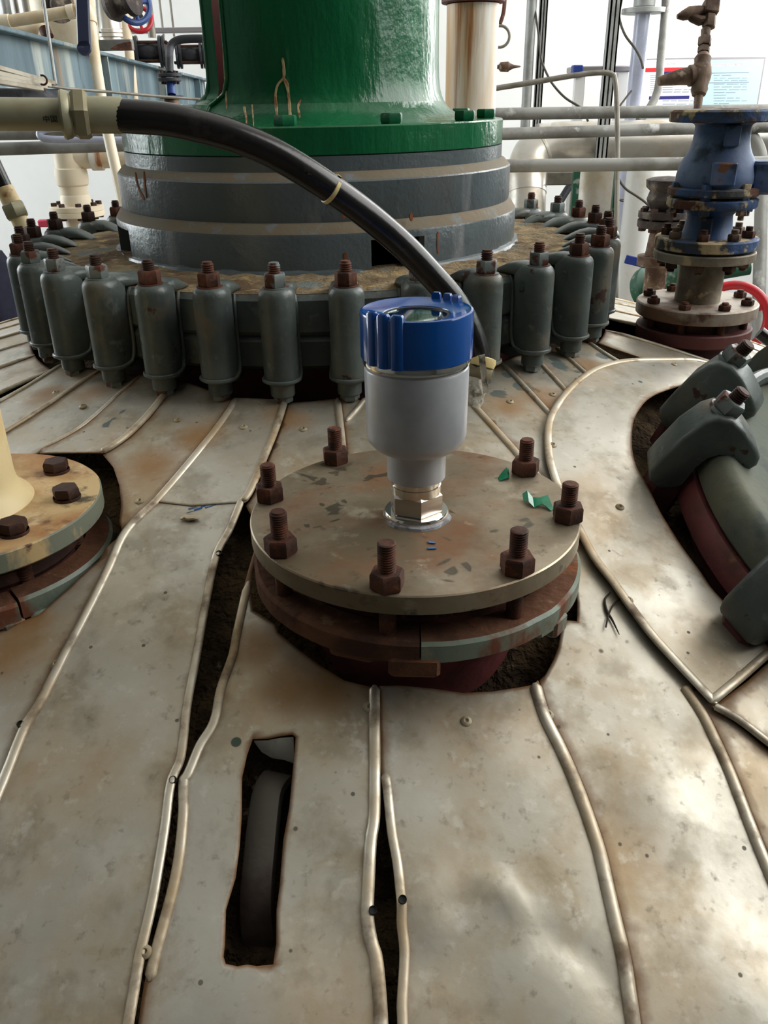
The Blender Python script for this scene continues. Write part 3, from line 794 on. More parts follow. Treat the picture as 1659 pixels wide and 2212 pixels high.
# further sheets all round the dome
def sector(f0, f1, r0, r1, lift, holes=(), step=.022, bead=True):
    def pt(f, r):
        return Vector((AX + r * math.sin(f), AY - r * math.cos(f), 0))
    n = 10
    b = [pt(f0 + (f1 - f0) * i / n, r0) for i in range(n + 1)] + [pt(f1, r0 + (r1 - r0) * i / n) for i in range(1, n + 1)] + \
        [pt(f1 - (f1 - f0) * i / n, r1) for i in range(1, n + 1)] + [pt(f0, r1 - (r1 - r0) * i / n) for i in range(1, n)]
    bd = []
    if bead:
        q = [pt(f1, r0 + (r1 - r0) * i / 30) for i in range(31)]
        q = [Vector((v.x, v.y, zd(v.x, v.y))) for v in q]
        bd = [(q, .0040, .0036)]
    panel(b, step=step, lift=lift, holes=holes, beads=bd, thick=.0011)
def fi(p):
    return math.atan2(p.x - AX, -(p.y - AY))
fL = fi(S4[0]); fR = fi(R5[0])
a = fL
k = 0
while a > R_(-178):
    b = max(a - R_(11), R_(-180))
    sector(b, a, .505, 1.40, .0005 * (k % 2), [HL] if k < 4 else (), bead=True)
    a = b; k += 1
a = fR; k = 0
while a < R_(178):
    b = min(a + R_(10), R_(180))
    sector(a, b, .505, 1.40, .0005 * (k % 2), [HV, circ_poly(MN, .39, 40)] if k < 6 else (), step=.018)
    a = b; k += 1

for k_, q in ((0, (375, 1696)), (0, (46, 1574)), (0, (474, 1206)), (2, (806, 1974)), (3, (870, 1962))):
    p = UD(*q); M = frame(Vector((p.x, p.y, zd(p.x, p.y) + .0062 + dent(p.x, p.y))), nd(p.x, p.y))
    obj('screw_hole_shade', MB().lathe([(.0034, -.003), (.0032, .0002), (.0030, .0002), (.0027, -.0012), (0, -.0016)], 14, M), m_blackgap, PANELS[k_], world=True)  # black recessed disc on the sheet, painted shade in place of a cut hole
# torn tab of the slot and lifting lug seen through it
mb = MB()
q = D2((548, 1600), (579, 1599), (604, 1594), (634, 1592), (633, 1632), (612, 1626), (585, 1622), (562, 1614))
top = [p + Vector((0, 0, .0)) for p in q]
dn = [0, 0, 0, 0, .012, .011, .011, .008]
mb.add([p - Vector((0, -.004 * (d > 0), d)) for p, d in zip(top, dn)] + [p - Vector((0, -.004 * (d > 0), d + .0012)) for p, d in zip(top, dn)], [[0, 1, 6, 7], [1, 2, 5, 6], [2, 3, 4, 5], [8, 15, 14, 9], [9, 14, 13, 10], [10, 13, 12, 11], [7, 6, 14, 15], [6, 5, 13, 14], [5, 4, 12, 13]])
obj('torn_tab', mb, m_alu, PANELS[2], world=True, sharp=60)
# hoop of flat bar: rises between two feet on the vessel head
mb = MB(); path = PX([(598, 1640), (576, 1690), (566, 1760), (558, 1840), (550, 1920), (547, 1990), (552, 2050)], 5)
rings = []
for i, p in enumerate(path):
    t = i / (len(path) - 1)
    T = (path[min(i + 1, len(path) - 1)] - path[max(i - 1, 0)]).normalized()
    N = nd(p.x, p.y); S = T.cross(N).normalized()
    N2 = (N * math.cos(.25) + S * math.sin(.25)); S2 = (S * math.cos(.25) - N * math.sin(.25))
    drop = .013 + .05 * (abs(t - .42) / .58) ** 3.0
    c = p - N * drop
    hw, ht = .0130, .0050
    rings.append([c + S2 * a * hw + N2 * b * ht for a, b in ((-1, -.8), (-1, .8), (-.86, 1), (.86, 1), (1, .8), (1, -.8), (.86, -1), (-.86, -1))])
mb.loft(rings)
obj('lifting_lug', mb, m_lug, vessel, world=True, label='dark curved lifting lug seen through the slot')

# nozzle necks
def neck(c, ztop, prof, m, lab=None, nm='nozzle_neck'):
    return obj(nm, MB().lathe(prof, 56, Matrix.Translation((c[0], c[1], ztop))), m, vessel, world=True, label=lab)
neck(NC, ZC - .426, [(.128, .03), (.128, .0), (.122, -.010), (.112, -.035), (.104, -.065), (.103, -.12)], m_neck, 'maroon nozzle neck')
neck(LN, ZC - .465, [(.11, .03), (.11, -.0), (.10, -.012), (.096, -.08)], m_neck, 'rusty nozzle neck')
neck(VN, ZC - .385, [(.07, .04), (.07, -.02), (.08, -.06)], m_primer, 'red primed nozzle neck')

# ================================================================ top cover, drum, lantern
TA = Matrix.Translation((AX, AY, ZC))
tc = thing('opening_cover', 'flat grey cover plate clamped over the vessel opening, thick with dirt', 'cover', (AX, AY, ZC - .275))
mb = MB()
mb.lathe([(.36, -.275), (.459, -.275), (.465, -.269), (.465, -.229), (.458, -.222)], 120, TA)
obj('rim', mb, m_grey, tc, world=True)
mb = MB(); rings = []
for i in range(26):
    r = .458 - (.458 - .30) * i / 25
    rings.append([(AX + r * math.cos(t), AY + r * math.sin(t), ZC - .2215 + .004 * i / 25 + (noise.fractal(Vector((r * 30 * math.cos(t), r * 30 * math.sin(t), 2)), 1, 2, 3) * .0035 if 0 < i else 0)) for t in [2 * PI * k / 220 for k in range(220)]])
mb.loft(rings, caps=False)
obj('dirt_crust', mb, m_dusttop, tc, world=True, sharp=180, label='brown dust and rust crust on the cover top')

dr = thing('mounting_drum', 'stepped grey painted steel drum standing on the vessel cover', 'drum', (AX, AY, ZC - .222))
mb = MB()
mb.lathe([(.29, -.088), (.29, -.0684), (.3125, -.0684), (.3125, -.088)], 96, TA)
obj('spigot', mb, m_greyd, dr, world=True)
mb = MB()
mb.lathe([(.3125, -.088), (.318, -.0905), (.3255, -.0985)], 96, TA)
mb.lathe([(.3265, -.152), (.332, -.156), (.3385, -.166)], 96, TA)
obj('ledge', mb, m_ledge, dr, world=True, label='dusty sloping ledges of the drum')
mb = MB()
mb.lathe([(.3255, -.0985), (.3275, -.1005), (.3275, -.148), (.3265, -.152)], 96, TA)
obj('upper_shell', mb, m_greyd, dr, world=True)
# lower shell with notches cut in its foot
mb = MB()
def ang(fdeg): return R_(fdeg) - PI / 2        # 0 deg faces the camera, + to the right
notches = [(15.5, 31.0), (-71.5, -56.5), (108, 124), (-152, -136)]
NSEG = 180
def in_notch(fm):
    fm = (fm + 180) % 360 - 180
    return any(a < fm < b for a, b in notches)
zt, zn, zb = -.166, -.176, -.2215
for k in range(NSEG):
    f0, f1 = -180 + 360 * k / NSEG, -180 + 360 * (k + 1) / NSEG
    low = zn if in_notch((f0 + f1) / 2) else zb
    vs = []
    for f in (f0, f1):
        c, s_ = math.cos(ang(f)), math.sin(ang(f))
        for r, z in ((.3385, zt), (.3395, zt - .003), (.3395, low), (.324, low), (.324, zt)):
            vs.append((r * c, r * s_, z))
    fs = [[0, 5, 6, 1], [1, 6, 7, 2], [2, 7, 8, 3], [3, 8, 9, 4], [4, 9, 5, 0]]
    pl = in_notch((f0 + f1) / 2 - 360 / NSEG); nl = in_notch((f0 + f1) / 2 + 360 / NSEG); me_ = in_notch((f0 + f1) / 2)
    mb.add(vs, fs[:4], TA)
    if not me_ and pl: mb.add([vs[1], vs[2], vs[3], vs[4]], [[0, 1, 2, 3]], TA)
    if not me_ and nl: mb.add([vs[6], vs[7], vs[8], vs[9]], [[0, 3, 2, 1]], TA)
obj('lower_shell', mb, m_greyd, dr, world=True)
mb = MB(); mb.lathe([(.02, -.17), (.32, -.17), (.32, -.165), (.02, -.165)], 48, TA)
obj('interior_shade_disc', mb, m_blackgap, dr, world=True)  # added black disc, puts the shade of the hollow drum into colour
mb = MB()
q = []
for i in range(150):
    f = 2 * PI * i / 150
    rr = .0055 + .0035 * noise.noise(Vector((math.cos(f) * 14, math.sin(f) * 14, 4)))
    q.append((f, rr))
rings = []
for f, rr in q:
    if in_notch(math.degrees(f + PI / 2)): rr = .0008
    rings.append([TA @ Vector(((.3395 + rr * 1.3 * math.cos(t)) * math.cos(f), (.3395 + rr * 1.3 * math.cos(t)) * math.sin(f), -.2195 + rr * math.sin(t))) for t in [PI * 2 * k / 8 for k in range(8)]])
rings.append(rings[0])
mb.loft(rings, caps=False)
obj('caulk_bead', mb, m_greyd, dr, world=True)

ln = thing('agitator_lantern', 'glossy green cast iron agitator stool with flanged foot and side window', 'agitator stool', (AX, AY, ZC - .0684))
mb = MB()
mb.lathe([(.15, -.0675), (.3115, -.0675), (.3125, -.0665), (.3125, -.033), (.3105, -.031), (.15, -.031)], 120, TA)
obj('foot_flange', mb, m_green, ln, world=True)
# body shell with a window on the left
def lwall(f, z, out):
    """radius of the shell, flaring into the flange"""
    t = max(0, (z + .031)); fl = .052 * math.exp(-t / .016)
    return (.206 + fl) if out else .186
F0, F1 = -116.0, -33.0
ZW0 = -.004
zs = [-.031, -.026, -.02, -.012, -.004, .004, .012, .02, .03, .05, .08, .12, .17, .23, .30]
def wedge(z):
    """window edges narrow to a rounded foot"""
    if z < ZW0: return None
    t = min(1, (z - ZW0) / .03); s_ = math.sqrt(max(0, 1 - (1 - t) ** 2)); h = (F1 - F0) / 2 * (.74 + .26 * s_)
    m_ = (F1 + F0) / 2
    return m_ - h, m_ + h
mb = MB()
for outside in (True, False):
    mb.mat(0 if outside else 1)
    for i in range(len(zs) - 1):
        for side in (0,):
            w0, w1 = wedge(zs[i]), wedge(zs[i + 1])
            if w1 is None or w0 is None:
                spans = [((-180, -180), (180, 180))]
            else:
                spans = [((w0[1], w1[1]), (w0[0] + 360, w1[0] + 360))]
            for (a0, a1), (b0, b1) in spans:
                n = 96
                for k in range(n):
                    q = []
                    for z, a, b in ((zs[i], a0, b0), (zs[i + 1], a1, b1)):
                        for kk in (k, k + 1):
                            f = ang(a + (b - a) * kk / n); r = lwall(f, z, outside)
                            q.append((r * math.cos(f), r * math.sin(f), z))
                    mb.add(q, [[0, 1, 3, 2]], TA)
mb.mat(2)
def edge_pts(side):
    out = []
    for z in zs:
        w_ = wedge(z)
        if w_: out.append((w_[side], z))
    return out
e0, e1 = edge_pts(0), edge_pts(1)
loop = e1[::-1] + e0
for (fa, za), (fb, zb_) in zip(loop[:-1], loop[1:]):
    q = []
    for f, z in ((fa, za), (fb, zb_)):
        for o_ in (True, False):
            r = lwall(f, z, o_); q.append((r * math.cos(ang(f)), r * math.sin(ang(f)), z))
    mb.add(q, [[0, 2, 3, 1]], TA)
obj('stool_body', mb, [m_green, m_primer, m_green], ln, world=True, sharp=50)
# rib beside the window, rounded into the flange
for f, rr in ((F0 - 1.5, .005), (F1 + 1.5, .003)):
    mb = MB(); path = []
    for z in [-.02, -.012, -.006, .0, .01, .03, .06, .1, .16, .23, .30]:
        w_ = wedge(max(z, ZW0 + .001)); g = (w_[0] - 1 if f < -70 else w_[1] + .6)
        r = lwall(0, z, True) + .001
        path.append(TA @ Vector((r * math.cos(ang(g)), r * math.sin(ang(g)), z)))
    mb.tube(path, rr, 10)
    obj('window_rim', mb, m_green, ln, world=True)
mb = MB().lathe([(.02, -.03), (.184, -.03), (.184, -.02), (.02, -.02)], 40, TA)
obj('inner_floor', mb, m_primer, ln, world=True)
for k in range(12):
    f = ang(-4 + 30 * k)
    M = TA @ Matrix.Translation((.285 * math.cos(f), .285 * math.sin(f), 0))
    obj('flange_bolt', MB().hexa(.0165, -.0312, -.0175, M, rot=.4 + k, ch=.0025), m_greenb, ln, world=True)

def cyl_run(pts, R, wpx, m, par, nm):
    """thin run of chipped paint or rust following the round wall"""
    P = []
    for v in catmull([(x, y, 0) for x, y in pts], 4):
        d = ray(v.x, v.y); ox, oy = CAM.x - AX, CAM.y - AY; rr = R
        for _ in range(8):
            A_ = d.x ** 2 + d.y ** 2; B_ = 2 * (ox * d.x + oy * d.y); C_ = ox * ox + oy * oy - rr * rr
            t = (-B_ - math.sqrt(max(0, B_ * B_ - 4 * A_ * C_))) / (2 * A_)
            p = CAM + d * t
            if par is ln: rr = .5 * rr + .5 * (lwall(0, max(p.z - ZC, -.031), True) + .0005)
        P.append(p)
    rings = []
    for i, p in enumerate(P):
        n_ = Vector((p.x - AX, p.y - AY, 0)).normalized()
        T = (P[min(i + 1, len(P) - 1)] - P[max(i - 1, 0)]).normalized(); S = T.cross(n_).normalized()
        w_ = wpx * 1.35 / 1790 * .5 * (.6 + .8 * abs(noise.noise(p * 90))) * (.3 if i in (0, len(P) - 1) else 1)
        rings.append([p - n_ * .001 + S * w_, p + n_ * .0005 + S * w_ * .8, p + n_ * .0005 - S * w_ * .8, p - n_ * .001 - S * w_])
    return obj(nm, MB().loft(rings), m, par, world=True)
RG = .2065
cyl_run([(610, 125), (613, 150), (612, 168), (600, 183), (595, 205), (597, 240), (600, 270)], RG, 7, m_runs, ln, 'paint_run')
cyl_run([(612, 168), (620, 185), (624, 215), (627, 262)], RG, 7, m_runs, ln, 'paint_run')
cyl_run([(650, 215), (644, 232), (648, 255)], RG, 5, m_runs, ln, 'paint_run')
cyl_run([(526, 230), (530, 250), (532, 272)], RG, 9, m_runs, ln, 'paint_run')
cyl_run([(544, 225), (546, 250), (547, 272)], RG, 4, m_runs, ln, 'paint_run')
cyl_run([(482, 60), (483, 120), (486, 180), (490, 235)], RG, 5, m_runs, ln, 'paint_run')
cyl_run([(292, 372), (296, 395), (303, 415), (312, 432)], .3278, 9, m_runr, dr, 'rust_run')
cyl_run([(311, 370), (312, 395), (316, 428)], .3278, 8, m_runr, dr, 'rust_run')
cyl_run([(888, 460), (889, 478)], .3398, 9, m_runr, dr, 'rust_run')
cyl_run([(946, 500), (945, 530), (947, 548)], .3398, 6, m_runr, dr, 'rust_run')
cyl_run([(746, 545), (747, 562)], .3398, 8, m_runr, dr, 'rust_run')
cyl_run([(742, 462), (744, 472)], .3398, 9, m_runr, dr, 'rust_run')

# ================================================================ clamps round the opening
CB = ZC - .351                              # clamp foot level
def clamp_proto():
    t = thing('screw_clamp', 'grey painted C clamp', 'clamp', (AX, AY - .495, CB), -PI / 2, group='screw clamps round the vessel opening')
    mb = MB()
    def sect(sc, xin):
        o = []
        for i in range(13):
            a = R_(-104 + 208 * i / 12)
            o.append((.0225 * sc * math.cos(a), .0225 * sc * math.sin(a)))
        o += [(xin * .6, .0205 * sc), (xin, .0155 * sc), (xin, -.0155 * sc), (xin * .6, -.0205 * sc)]
        return o
    rings = []
    for z, sc, xin in ((.026, .92, -.020), (.028, 1, -.024), (.034, 1.0, -.027), (.060, 1, -.0285), (.12, 1, -.0285), (.134, 1.0, -.0285), (.1385, .97, -.028), (.1425, .88, -.026), (.146, .70, -.024)):
        rings.append([(x, y, z) for x, y in sect(sc, xin)])
    mb.loft(rings)
    # upper jaw: a hump reaching in over the cover
    rings = []
    for x, zt_, zb_, w_ in ((-.006, .1445, .1295, .0165), (-.018, .1485, .1295, .018), (-.03, .149, .1295, .0182), (-.045, .1455, .1295, .0178), (-.058, .1395, .1295, .0165), (-.068, .1335, .1293, .0135), (-.073, .1305, .129, .009)):
        rr = []
        for i in range(12):
            a = 2 * PI * i / 12
            cy, cz = math.cos(a), math.sin(a)
            zc, hh = (zt_ + zb_) / 2, (zt_ - zb_) / 2
            rr.append((x, w_ * math.copysign(abs(cy) ** .7, cy), zc + hh * math.copysign(abs(cz) ** .7, cz)))
        rings.append(rr)
    mb.loft(rings)
    # lower jaw under the flange
    rings = []
    for x, zt_, zb_, w_ in ((-.006, .031, .022, .015), (-.03, .0305, .016, .015), (-.05, .0305, .018, .013), (-.06, .0300, .022, .010)):
        rings.append([(x, w_, zb_), (x, w_, zt_), (x, -w_, zt_), (x, -w_, zb_)])
    mb.loft(rings)
    obj('clamp_body', mb, m_grey, t, sharp=50)
    # raised rim: down the flanks and round the foot
    mb = MB()
    path = [(-.036, .0158, .129), (-.030, .0178, .121), (-.0275, .0186, .105), (-.0265, .0190, .065), (-.0235, .0200, .045), (-.016, .0222, .034)]
    for i in range(1, 16):
        a = R_(104 - 208 * i / 16)
        path.append((.0232 * math.cos(a), .0232 * math.sin(a), .0305))
    path += [(x, -y, z) for x, y, z in path[5::-1]]
    mb.tube(catmull(path, 2), .0026, 8)
    obj('rim_bead', mb, m_grey, t)
    obj('stud', MB().stud(.0077, .140, .176, .0026), m_rustd, t)
    obj('nut', MB().lathe([(.0075, .1455), (.0162, .1455), (.0162, .1468), (.0075, .1468)], 20).hexa(.0142, .1466, .1632, rot=.2), m_rust, t)
    obj('lower_boss', MB().lathe([(0, .008), (.0145, .008), (.0158, .0095), (.0158, .027), (0, .027)], 24), m_grey, t)
    obj('foot_bolt', MB().hexa(.0128, -.0005, .0085, rot=.5), m_nutp, t)
    return t
FR = [('seventh', -111), ('sixth', -98.5)]
clamp_specs = [
    (-111, 'sooty clamp behind the cover, nearest the drum on its left side', 'd', 'd'),
    (-98.5, 'second clamp left of the drum behind the cover, below the cream pipe flange', 'd', 'd'),
    (-87, 'third clamp left of the drum behind the cover, low dark nut', 'd', 'd'),
    (-76, 'dark clamp standing outermost at the far left of the ring', 'd', 'd'),
    (-64.5, 'clamp half hidden at the far left bend of the ring', 'd', 'r'),
    (-54, 'narrow looking clamp at left with a pale grey nut, left of the orange stud', 'd', 'g'),
    (-43.5, 'clamp at front left with a short orange rusted stud', 'o', 'g'),
    (-32.5, 'front clamp with chipped turquoise paint on its inner shoulder', 'd', 'g'),
    (-22, 'front clamp with dark red nut under the drum notch at left', 'd', 'o'),
    (-12.4, 'front clamp with rusty stud and crusted foot bolt, two left of the stained one', 'r', 'r'),
    (-2.7, 'clean front clamp with fully grey painted nut, facing the viewer', 'g', 'g'),
    (7.3, 'front clamp with rust stained body just left of the blue capped instrument', 'o', 'r'),
    (18.4, 'clamp directly behind the blue cap, under the black hose', 'd', 'g'),
    (29.5, 'clamp behind the lower end of the black hose, right of the blue cap', 'd', 'g'),
    (40.5, 'first clamp right of the hose end, with grey nut and embossed mark', 'r', 'g'),
    (52, 'front right clamp with brown chips in its paint', 'd', 'r'),
    (62.4, 'second clamp from the right end of the front row', 'd', 'r'),
    (73, 'outermost clamp at the right bend of the ring beside the white pipe', 'd', 'r'),
    (83.5, 'clamp half hidden behind the right bend of the ring', 'o', 'r'),
    (94, 'back right clamp fourth from the drum, mostly hidden by the front row', 'd', 'r'),
    (103.5, 'back right clamp third from the drum', 'd', 'r'),
    (113, 'back right clamp second from the drum, before the green post', 'd', 'g'),
    (122.5, 'back right clamp tucked against the right side of the drum', 'r', 'g')]
cl = clamp_proto()
stm = {'d': m_rustd, 'r': m_rust, 'o': m_rust, 'g': m_nutp}
FRONT3, _f3 = text_mesh('3', .022, .0008)
def place(i, f, lab, sk, nk):
    a = ang(f)
    j = random.uniform(-.002, .002)
    M = Matrix.Translation((AX + (.495 + j) * math.cos(a), AY + (.495 + j) * math.sin(a), CB)) @ Matrix.Rotation(a + random.uniform(-.06, .06), 4, 'Z')
    if i == 0:
        t = cl; t.matrix_world = M; WM[t.name] = M; t['label'] = lab
    else:
        t = dup(cl, M, lab, 'screw clamps round the vessel opening')
    for c in t.children:
        b = c.name.split('.')[0]
        if b == 'stud': omat(c, stm[sk])
        if b == 'nut': omat(c, {'d': m_rustd, 'r': m_rust, 'o': m_rust, 'g': m_nutp}[nk])
    return t
CL = []
for i, (f, lab, sk, nk) in enumerate(clamp_specs):
    CL.append(place(i, f, lab, sk, nk))
bf = 133.5
while bf < 242:
    place(9, bf, '%s clamp round the back of the ring from the right, hidden by drum' % ['first', 'second', 'third', 'fourth', 'fifth', 'sixth', 'seventh', 'eighth', 'ninth', 'tenth', 'eleventh', 'twelfth'][round((bf - 133.5) / 10.6)], 'd', 'r'); bf += 10.6
for i in (14, 15, 16):
    mb = MB()
    mb.add(FRONT3, _f3, frame((-.008, -.0220, .118), (0, -1, 0), (1, 0, 0)))
    obj('embossed_mark', mb, m_grey, CL[i], merge=False)

# ================================================================ bolted nozzle cover
ZK = ZC - .3613                             # top of the cover plate
cv = thing('nozzle_cover', 'round stainless blind cover with rusty studs, bolted down under the blue capped instrument', 'cover plate', (NC.x, NC.y, ZK - .018))
TK = Matrix.Translation((NC.x, NC.y, ZK))
mb = MB().lathe([(0, -.0195), (.158, -.0195), (.160, -.0178), (.160, -.0012), (.1588, 0), (0, 0)], 128, TK)
obj('plate', mb, m_steel, cv, world=True)
mb = MB().lathe([(.06, -.030), (.118, -.030), (.1185, -.026), (.1185, -.0195), (.06, -.0195)], 80, TK)
obj('gasket', mb, m_rustd, cv, world=True)
mb = MB().lathe([(.09, -.046), (.126, -.046), (.128, -.043), (.128, -.033), (.125, -.030), (.09, -.030)], 80, TK)
obj('lapped_rim', mb, m_rust, cv, world=True)
for k in range(8):
    a = R_(-146 + 45 * k + (0 if k else 0)) - PI / 2
    rr = .1475
    M = TK @ Matrix.Translation((rr * math.cos(a), rr * math.sin(a), 0))
    st = obj('stud', MB().stud(.0078, -.062, .040 + random.uniform(-.002, .003), .0023, M, plain=.010), m_rust, cv, world=True)
    obj('nut', MB().hexa(.0150, .0, .0160, M, rot=random.uniform(0, 1)), m_rust, st, world=True)

# split backing ring (two halves) under the cover
sr = thing('split_backing_ring', 'rust crusted split flange ring in two halves beneath the stainless cover', 'flange ring', (NC.x, NC.y, ZC - .426))
TR = Matrix.Translation((NC.x + .002, NC.y - .003, ZC - .426)) @ Matrix.Rotation(R_(.6), 4, 'Y')
def half_ring(f0, f1, mats, name='half_ring', r0=.131, r1=.1615, h=.021, T=TR, seg=60, par=None, lab=None):
    mb = MB()
    prof = [(r0, .001), (r0, h), (r1 - .003, h), (r1, h - .003), (r1, .002), (r1 - .002, 0)]
    # slots for studs are modelled as notched top face cells
    vs = []; n = seg
    for i in range(n + 1):
        f = ang(f0 + (f1 - f0) * i / n); w_ = noise.noise(Vector((f * 6, 1, 2))) * .0012
        for r, z in prof:
            vs.append(((r + (w_ if r > .14 else 0)) * math.cos(f), (r + (w_ if r > .14 else 0)) * math.sin(f), z))
    k = len(prof)
    for q in range(k):
        fs = []
        for i in range(n):
            a, b = i * k + q, i * k + (q + 1) % k
            fs.append([a, a + k, b + k, b])
        mb.mat(1 if q in (2, 3, 4) else 0)
        mb.add(vs, fs, T)
    mb.mat(0)
    mb.add(vs[:k], [list(range(k))], T); mb.add(vs[-k:], [list(range(k))[::-1]], T)
    return obj(name, mb, mats, par, world=True, sharp=30, label=lab)
half_ring(-170, -1.5, [m_ringrust, m_ringrust], par=sr, lab='left half of the ring, rough brown rust')
hr = half_ring(-1.0, 188, [m_ringrust, m_ringpaint], par=sr, lab='right half of the ring, pale green paint on its edge')
for f, m_, dz in ((-20, m_ringrust, .004), (-3, m_ringrust, 0.0), (42, m_ringpaint, 0), (52, m_ringpaint, 0)):
    M = TR @ Matrix.Rotation(ang(f), 4, 'Z')
    mb = MB()
    if f in (-3,):
        mb.cbox(.120, .1625, -.022, .022, -.014, .006, .003, M)
    elif f == -20:
        mb.cbox(.118, .158, -.030, .012, -.007, .006, .003, M)
    elif f == 42:
        mb.cbox(.125, .160, -.004, .028, -.006, .004, .003, M)
    else:
        mb.cbox(.128, .163, -.012, .012, -.014, .006, .003, M)
    obj('ring_lug', mb, m_, sr, world=True)

# ================================================================ level transmitter
LT = Vector((.0312, .7170))
lt = thing('level_transmitter', 'level transmitter with glossy blue screw cap on a silver grey body, screwed into the cover', 'transmitter', (LT.x, LT.y, ZK))
S_ = .941
TL = Matrix.Translation((LT.x, LT.y, ZC))
def lz(z): return z * S_
obj('base_collar', MB().lathe([(.018, lz(-.384)), (.0300, lz(-.384)), (.0312, lz(-.3815)), (.0312, lz(-.3785)), (.0300, lz(-.3765)), (.018, lz(-.3765))], 56, TL), m_chrome, lt, world=True)
mb = MB()
rings = []
for i in range(60):
    a = 2 * PI * i / 60
    r = .0315 + .0022 * noise.noise(Vector((math.cos(a) * 3, math.sin(a) * 3, .5))) + (.003 if -2.6 < a - 2 * PI < -.2 else 0)
    rings.append([TL @ Vector((q * math.cos(a), q * math.sin(a), z)) for q, z in ((.028, lz(-.3843)), (r, lz(-.3843)), (r - .001, lz(-.3815)), (.030, lz(-.3795)))])
rings.append(rings[0])
mb.loft(rings, caps=False)
obj('sealant', mb, m_sealant, lt, world=True)
mb = MB().hexa(.0262, lz(-.3770), lz(-.3545), TL, rot=R_(-82), ch=.0022)
obj('hex_fitting', mb, m_hex, lt, world=True, sharp=20)
obj('shank', MB().lathe([(.0236, lz(-.356)), (.0236, lz(-.3475)), (.0226, lz(-.3470)), (.0226, lz(-.336))], 48, TL), m_chrome, lt, world=True)
mb = MB().lathe([(.010, lz(-.3405)), (.0262, lz(-.3405)), (.0274, lz(-.3390)), (.0274, lz(-.3130)), (.0282, lz(-.3105)), (.0310, lz(-.3092)), (.0360, lz(-.3072)), (.0410, lz(-.3035)), (.0446, lz(-.2985)), (.0460, lz(-.2925)), (.0468, lz(-.2275)), (.0462, lz(-.2255)), (.0448, lz(-.2245)), (.0448, lz(-.2225)), (.03, lz(-.2225))], 72, TL)
obj('housing', mb, m_silverpaint, lt, world=True, sharp=28)
mb = MB().lathe([(.040, lz(-.2235)), (.0472, lz(-.2225)), (.0478, lz(-.2195)), (.0466, lz(-.2165)), (.0466, lz(-.2135)), (.040, lz(-.2135))], 72, TL)
obj('neck_ring', mb, m_chrome, lt, world=True, label='bright steel neck ring')
mb = MB().lathe([(.044, lz(-.2160)), (.0482, lz(-.2160)), (.0494, lz(-.2148)), (.0494, lz(-.1745)), (.0488, lz(-.1728)), (.0470, lz(-.1722)), (.0445, lz(-.1735)), (.0296, lz(-.1765)), (.0286, lz(-.1780)), (.0286, lz(-.182)), (.02, lz(-.184))], 96, TL)
cap = obj('screw_cap', mb, m_blue, lt, world=True, sharp=40, label='glossy blue screw cap')
def cap_rib(f, rtop, wid=.0040, z0=-.2158, z1=-.1685):
    mb = MB(); M = TL @ Matrix.Rotation(ang(f), 4, 'Z')
    o = []
    for i in range(9):
        a = R_(-90 + 180 * i / 8); o.append((.0486 + .0030 * math.cos(a), wid * math.sin(a)))
    o += [(.0450, wid), (.0450, -wid)]
    top = [(x, y, lz(z1) + (.002 if x > .047 else -.0005) * 1) for x, y in o]
    mb.loft([[(x, y, lz(z0)) for x, y in o], [(x, y, lz(z1) - .001) for x, y in o], [(.0468 + (x - .0468) * .7, y * .7, lz(z1) + .0012) for x, y in o]], M)
    obj('grip_rib', mb, m_blue, cap, world=True, sharp=45)
for f in (-54, -38, -22): cap_rib(f, 0, .0058)
for f in (128, 141, 155): cap_rib(f, 0, .0042)
mb = MB().lathe([(0, lz(-.1785)), (.0284, lz(-.1785)), (.0284, lz(-.1815)), (0, lz(-.1815))], 48, TL)
obj('sight_glass', mb, m_glass, lt, world=True)
mb = MB().lathe([(.0262, lz(-.1775)), (.0286, lz(-.1770)), (.0290, lz(-.1782))], 48, TL)
obj('seal_ring', mb, m_blackgap, lt, world=True)
mb = MB().lathe([(0, lz(-.1935)), (.0284, lz(-.1935)), (.0284, lz(-.196)), (0, lz(-.196))], 40, TL)
obj('dial_plate', mb, m_dial, lt, world=True)

# scraps lying on the cover and sheets
def scrap(name, lab, cat, pts, m, thick=.0008, group=None):
    mb = MB(); n = len(pts)
    mb.loft([[Vector(p) for p in pts], [Vector(p) + Vector((0, 0, thick)) for p in pts]])
    c = sum((Vector(p) for p in pts), Vector()) / n
    o = obj(name, mb, m, sharp=20); rebase(o, (c.x, c.y, min(p[2] for p in pts)))
    return kindly(o, lab, cat, group)
def onk(px, py, h=.0): p = UZ(px, py, ZK); return (p.x, p.y, ZK + .0004 + h)
def film(name, lab, cells, m):
    mb = MB()
    vs = [onk(a, b, h) for a, b, h in cells]; k = len(vs) // 2
    fs = [[i, i + 1, k + i + 1, k + i] for i in range(k - 1)]
    t = [(x, y, z + .0006) for x, y, z in vs]; m2 = len(vs)
    bot = [f[::-1] for f in fs]; top = [[m2 + i for i in f] for f in fs]
    rim = list(range(k)) + list(range(2 * k - 1, k - 1, -1))
    side = [[rim[i], rim[(i + 1) % len(rim)], m2 + rim[(i + 1) % len(rim)], m2 + rim[i]] for i in range(len(rim))]
    mb.add(vs + t, bot + top + side)
    o = obj(name, mb, m, sharp=30)
    c = vs[0]; rebase(o, (c[0], c[1], ZK))
    return kindly(o, lab, 'film scrap')
film('film_scrap', 'small crumpled scrap of green plastic film near the back right stud', [(1076, 1033, .0), (1086, 1026, .004), (1094, 1022, .006), (1099, 1019, .003), (1079, 1040, 0), (1090, 1038, .001), (1097, 1037, .002), (1100, 1034, .001)], m_tape)
